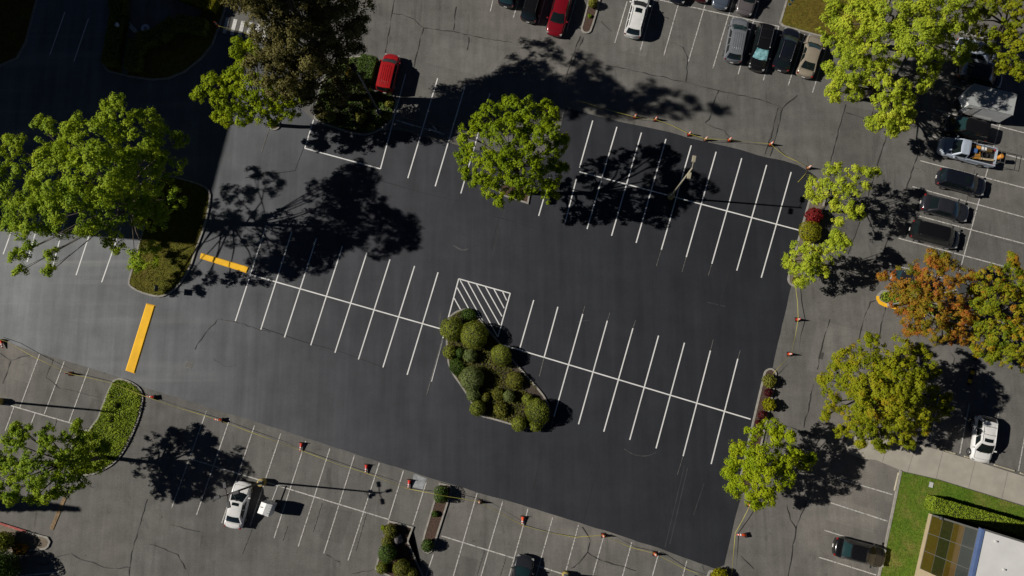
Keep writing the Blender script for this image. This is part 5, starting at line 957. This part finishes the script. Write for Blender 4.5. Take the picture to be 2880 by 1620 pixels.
for lab, a, b, mm in [('wheel stop left of the white crossover', (2637, 1262), (2686, 1276), 'stop'), ('wheel stop under the nose of the white crossover', (2711, 1283), (2760, 1297), 'stop'), ('wheel stop right of the white crossover', (2795, 1307), (2852, 1324), 'stop'),
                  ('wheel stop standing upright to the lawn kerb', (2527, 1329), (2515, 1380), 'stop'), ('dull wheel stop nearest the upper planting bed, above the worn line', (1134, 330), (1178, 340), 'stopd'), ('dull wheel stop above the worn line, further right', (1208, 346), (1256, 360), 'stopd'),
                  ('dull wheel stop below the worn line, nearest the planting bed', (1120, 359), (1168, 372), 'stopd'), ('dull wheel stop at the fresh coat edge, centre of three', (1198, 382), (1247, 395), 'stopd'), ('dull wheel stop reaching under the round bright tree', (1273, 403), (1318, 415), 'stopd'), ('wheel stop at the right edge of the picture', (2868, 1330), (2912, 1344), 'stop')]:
    stop(lab, a, b, mm)
def sawh(label, a, b):
    p, q_ = W(*a), W(*b); c = (p + q_) / 2; d_ = q_ - p; t = thing('plank', label, 'plank', c, math.atan2(d_.y, d_.x)); MB().box((0, 0, .03), (d_.length, .14, .05)).build('board', 'palepole', t, False, .01)
sawh('broken white plank lying on the worn line', (1130, 343), (1166, 354)); sawh('short white plank lying crosswise by the wheel stops', (1217, 354), (1228, 366)); sawh('white plank lying by the round bright tree', (1206, 363), (1240, 374))
b = W(466, 817); t = thing('sign_post', 'small grey sign on a post in the lawn island', 'sign', b, 0); MB().tube([(0, 0, .1), (0, 0, 2.1)], .03, 8).build('post', 'signg', t); MB().box((-.045, 0, 1.75), (.03, .62, .62)).build('sign_plate', 'signg', t, False, .01)
b = W(2425, 62); t = thing('red_pole', 'red pole poking through the yellow green tree crown', 'pole', b, 0); MB().tube([(0, 0, 0), (0, 0, 7.5)], [.12, .1], 10).build('shaft', 'redp', t, True); MB().lathe([(.14, 7.5), (.2, 7.55), (.1, 7.7)], 10).build('cap', 'redp', t)
def grate(label, px, py, sx, sy):
    c = W(px, py); t = thing('drain_grate', label, 'drain', c, math.radians(-16)); q = MB(); q.box((0, 0, .012), (sx, sy, .014)); q.build('frame', 'frame', t)
    q = MB()
    for k in range(5): q.box((-sx * .36 + sx * .18 * k, 0, .022), (.045, sy * .85, .012))
    q.build('bars', 'iron', t)
grate('drain grate in the fresh coat right of the long yellow bump', 531, 1026, .75, .62); grate('drain grate in the right drive', 2309, 1000, .45, .72)
c = W(2617, 1363); t = thing('utility_box', 'pale square utility box lid set in the green lawn', 'utility box', c, math.radians(-16)); MB().box((0, 0, .11), (.38, .52, .06)).build('case', 'pad', t, False, .01); MB().box((0, 0, .15), (.32, .46, .02)).build('lid', 'palepole', t, False, .005)
for lab, x, y in (('pale green utility cover on the dry lawn, upper', 2227, 3), ('pale green utility cover on the dry lawn, lower', 2220, 14)):
    c = W(x, y); t = thing('utility_cover', lab, 'utility cover', c, .3); MB().box((0, 0, .13), (.26, .2, .06)).build('lid', 'tealglass', t, False, .01); MB().box((0, 0, .115), (.32, .26, .02)).build('rim', 'pad', t)
c = W(1118, 1517); t = thing('boulder', 'grey angular rock beside the olive shrubs', 'rock', c, .4); bm = bmesh.new(); bmesh.ops.create_icosphere(bm, subdivisions=3, radius=.6)
for v in bm.verts:
    n_v = v.co.normalized(); k = 1 + .22 * math.sin(4 * n_v.x + 1) * math.cos(3 * n_v.y) + .1 * math.sin(9 * n_v.z + 5 * n_v.x); v.co = Vector((n_v.x * .62 * k, n_v.y * .5 * k, max(-.1, n_v.z * .5 * k)))
q = MB(); bm.verts.index_update(); q.add([v.co + Vector((0, 0, .18)) for v in bm.verts], [tuple(v.index for v in f.verts) for f in bm.faces]); bm.free(); q.build('stone', 'rock', t)
c = W(349, 87); t = thing('bollard_light', 'white bollard beside the shaded court hedge', 'bollard', c, 0); MB().lathe([(.12, 0), (.13, 1.0), (.2, 1.05), (.2, 1.3), (.05, 1.38)], 14).build('post', 'white', t, True); MB().lathe([(.24, 1.38), (.05, 1.46)], 14).build('cap', 'white', t, True)
c = W(383, 90); t = thing('garden_bench', 'pale bench in the shaded court', 'bench', c, -.8)
MB().box((0, 0, .45), (1.3, .42, .06)).build('seat', 'palepole', t, False, .02); MB().box((0, .2, .72), (1.3, .05, .4)).build('backrest', 'palepole', t, False, .02)
for s_ in (-.55, .55): MB().box((s_, 0, .21), (.08, .4, .42)).build('leg', 'palepole', t)
c = W(417, 87); t = thing('planter_urn', 'round pale urn right of the shaded bench', 'planter', c, 0); MB().lathe([(.25, 0), (.2, .1), (.42, .55), (.45, .62), (.38, .6)], 18).build('bowl', 'white', t, True); MB().lathe([(.37, .56), (.1, .62)], 14).build('soil', 'pad', t)
# a few fallen leaves and litter specks
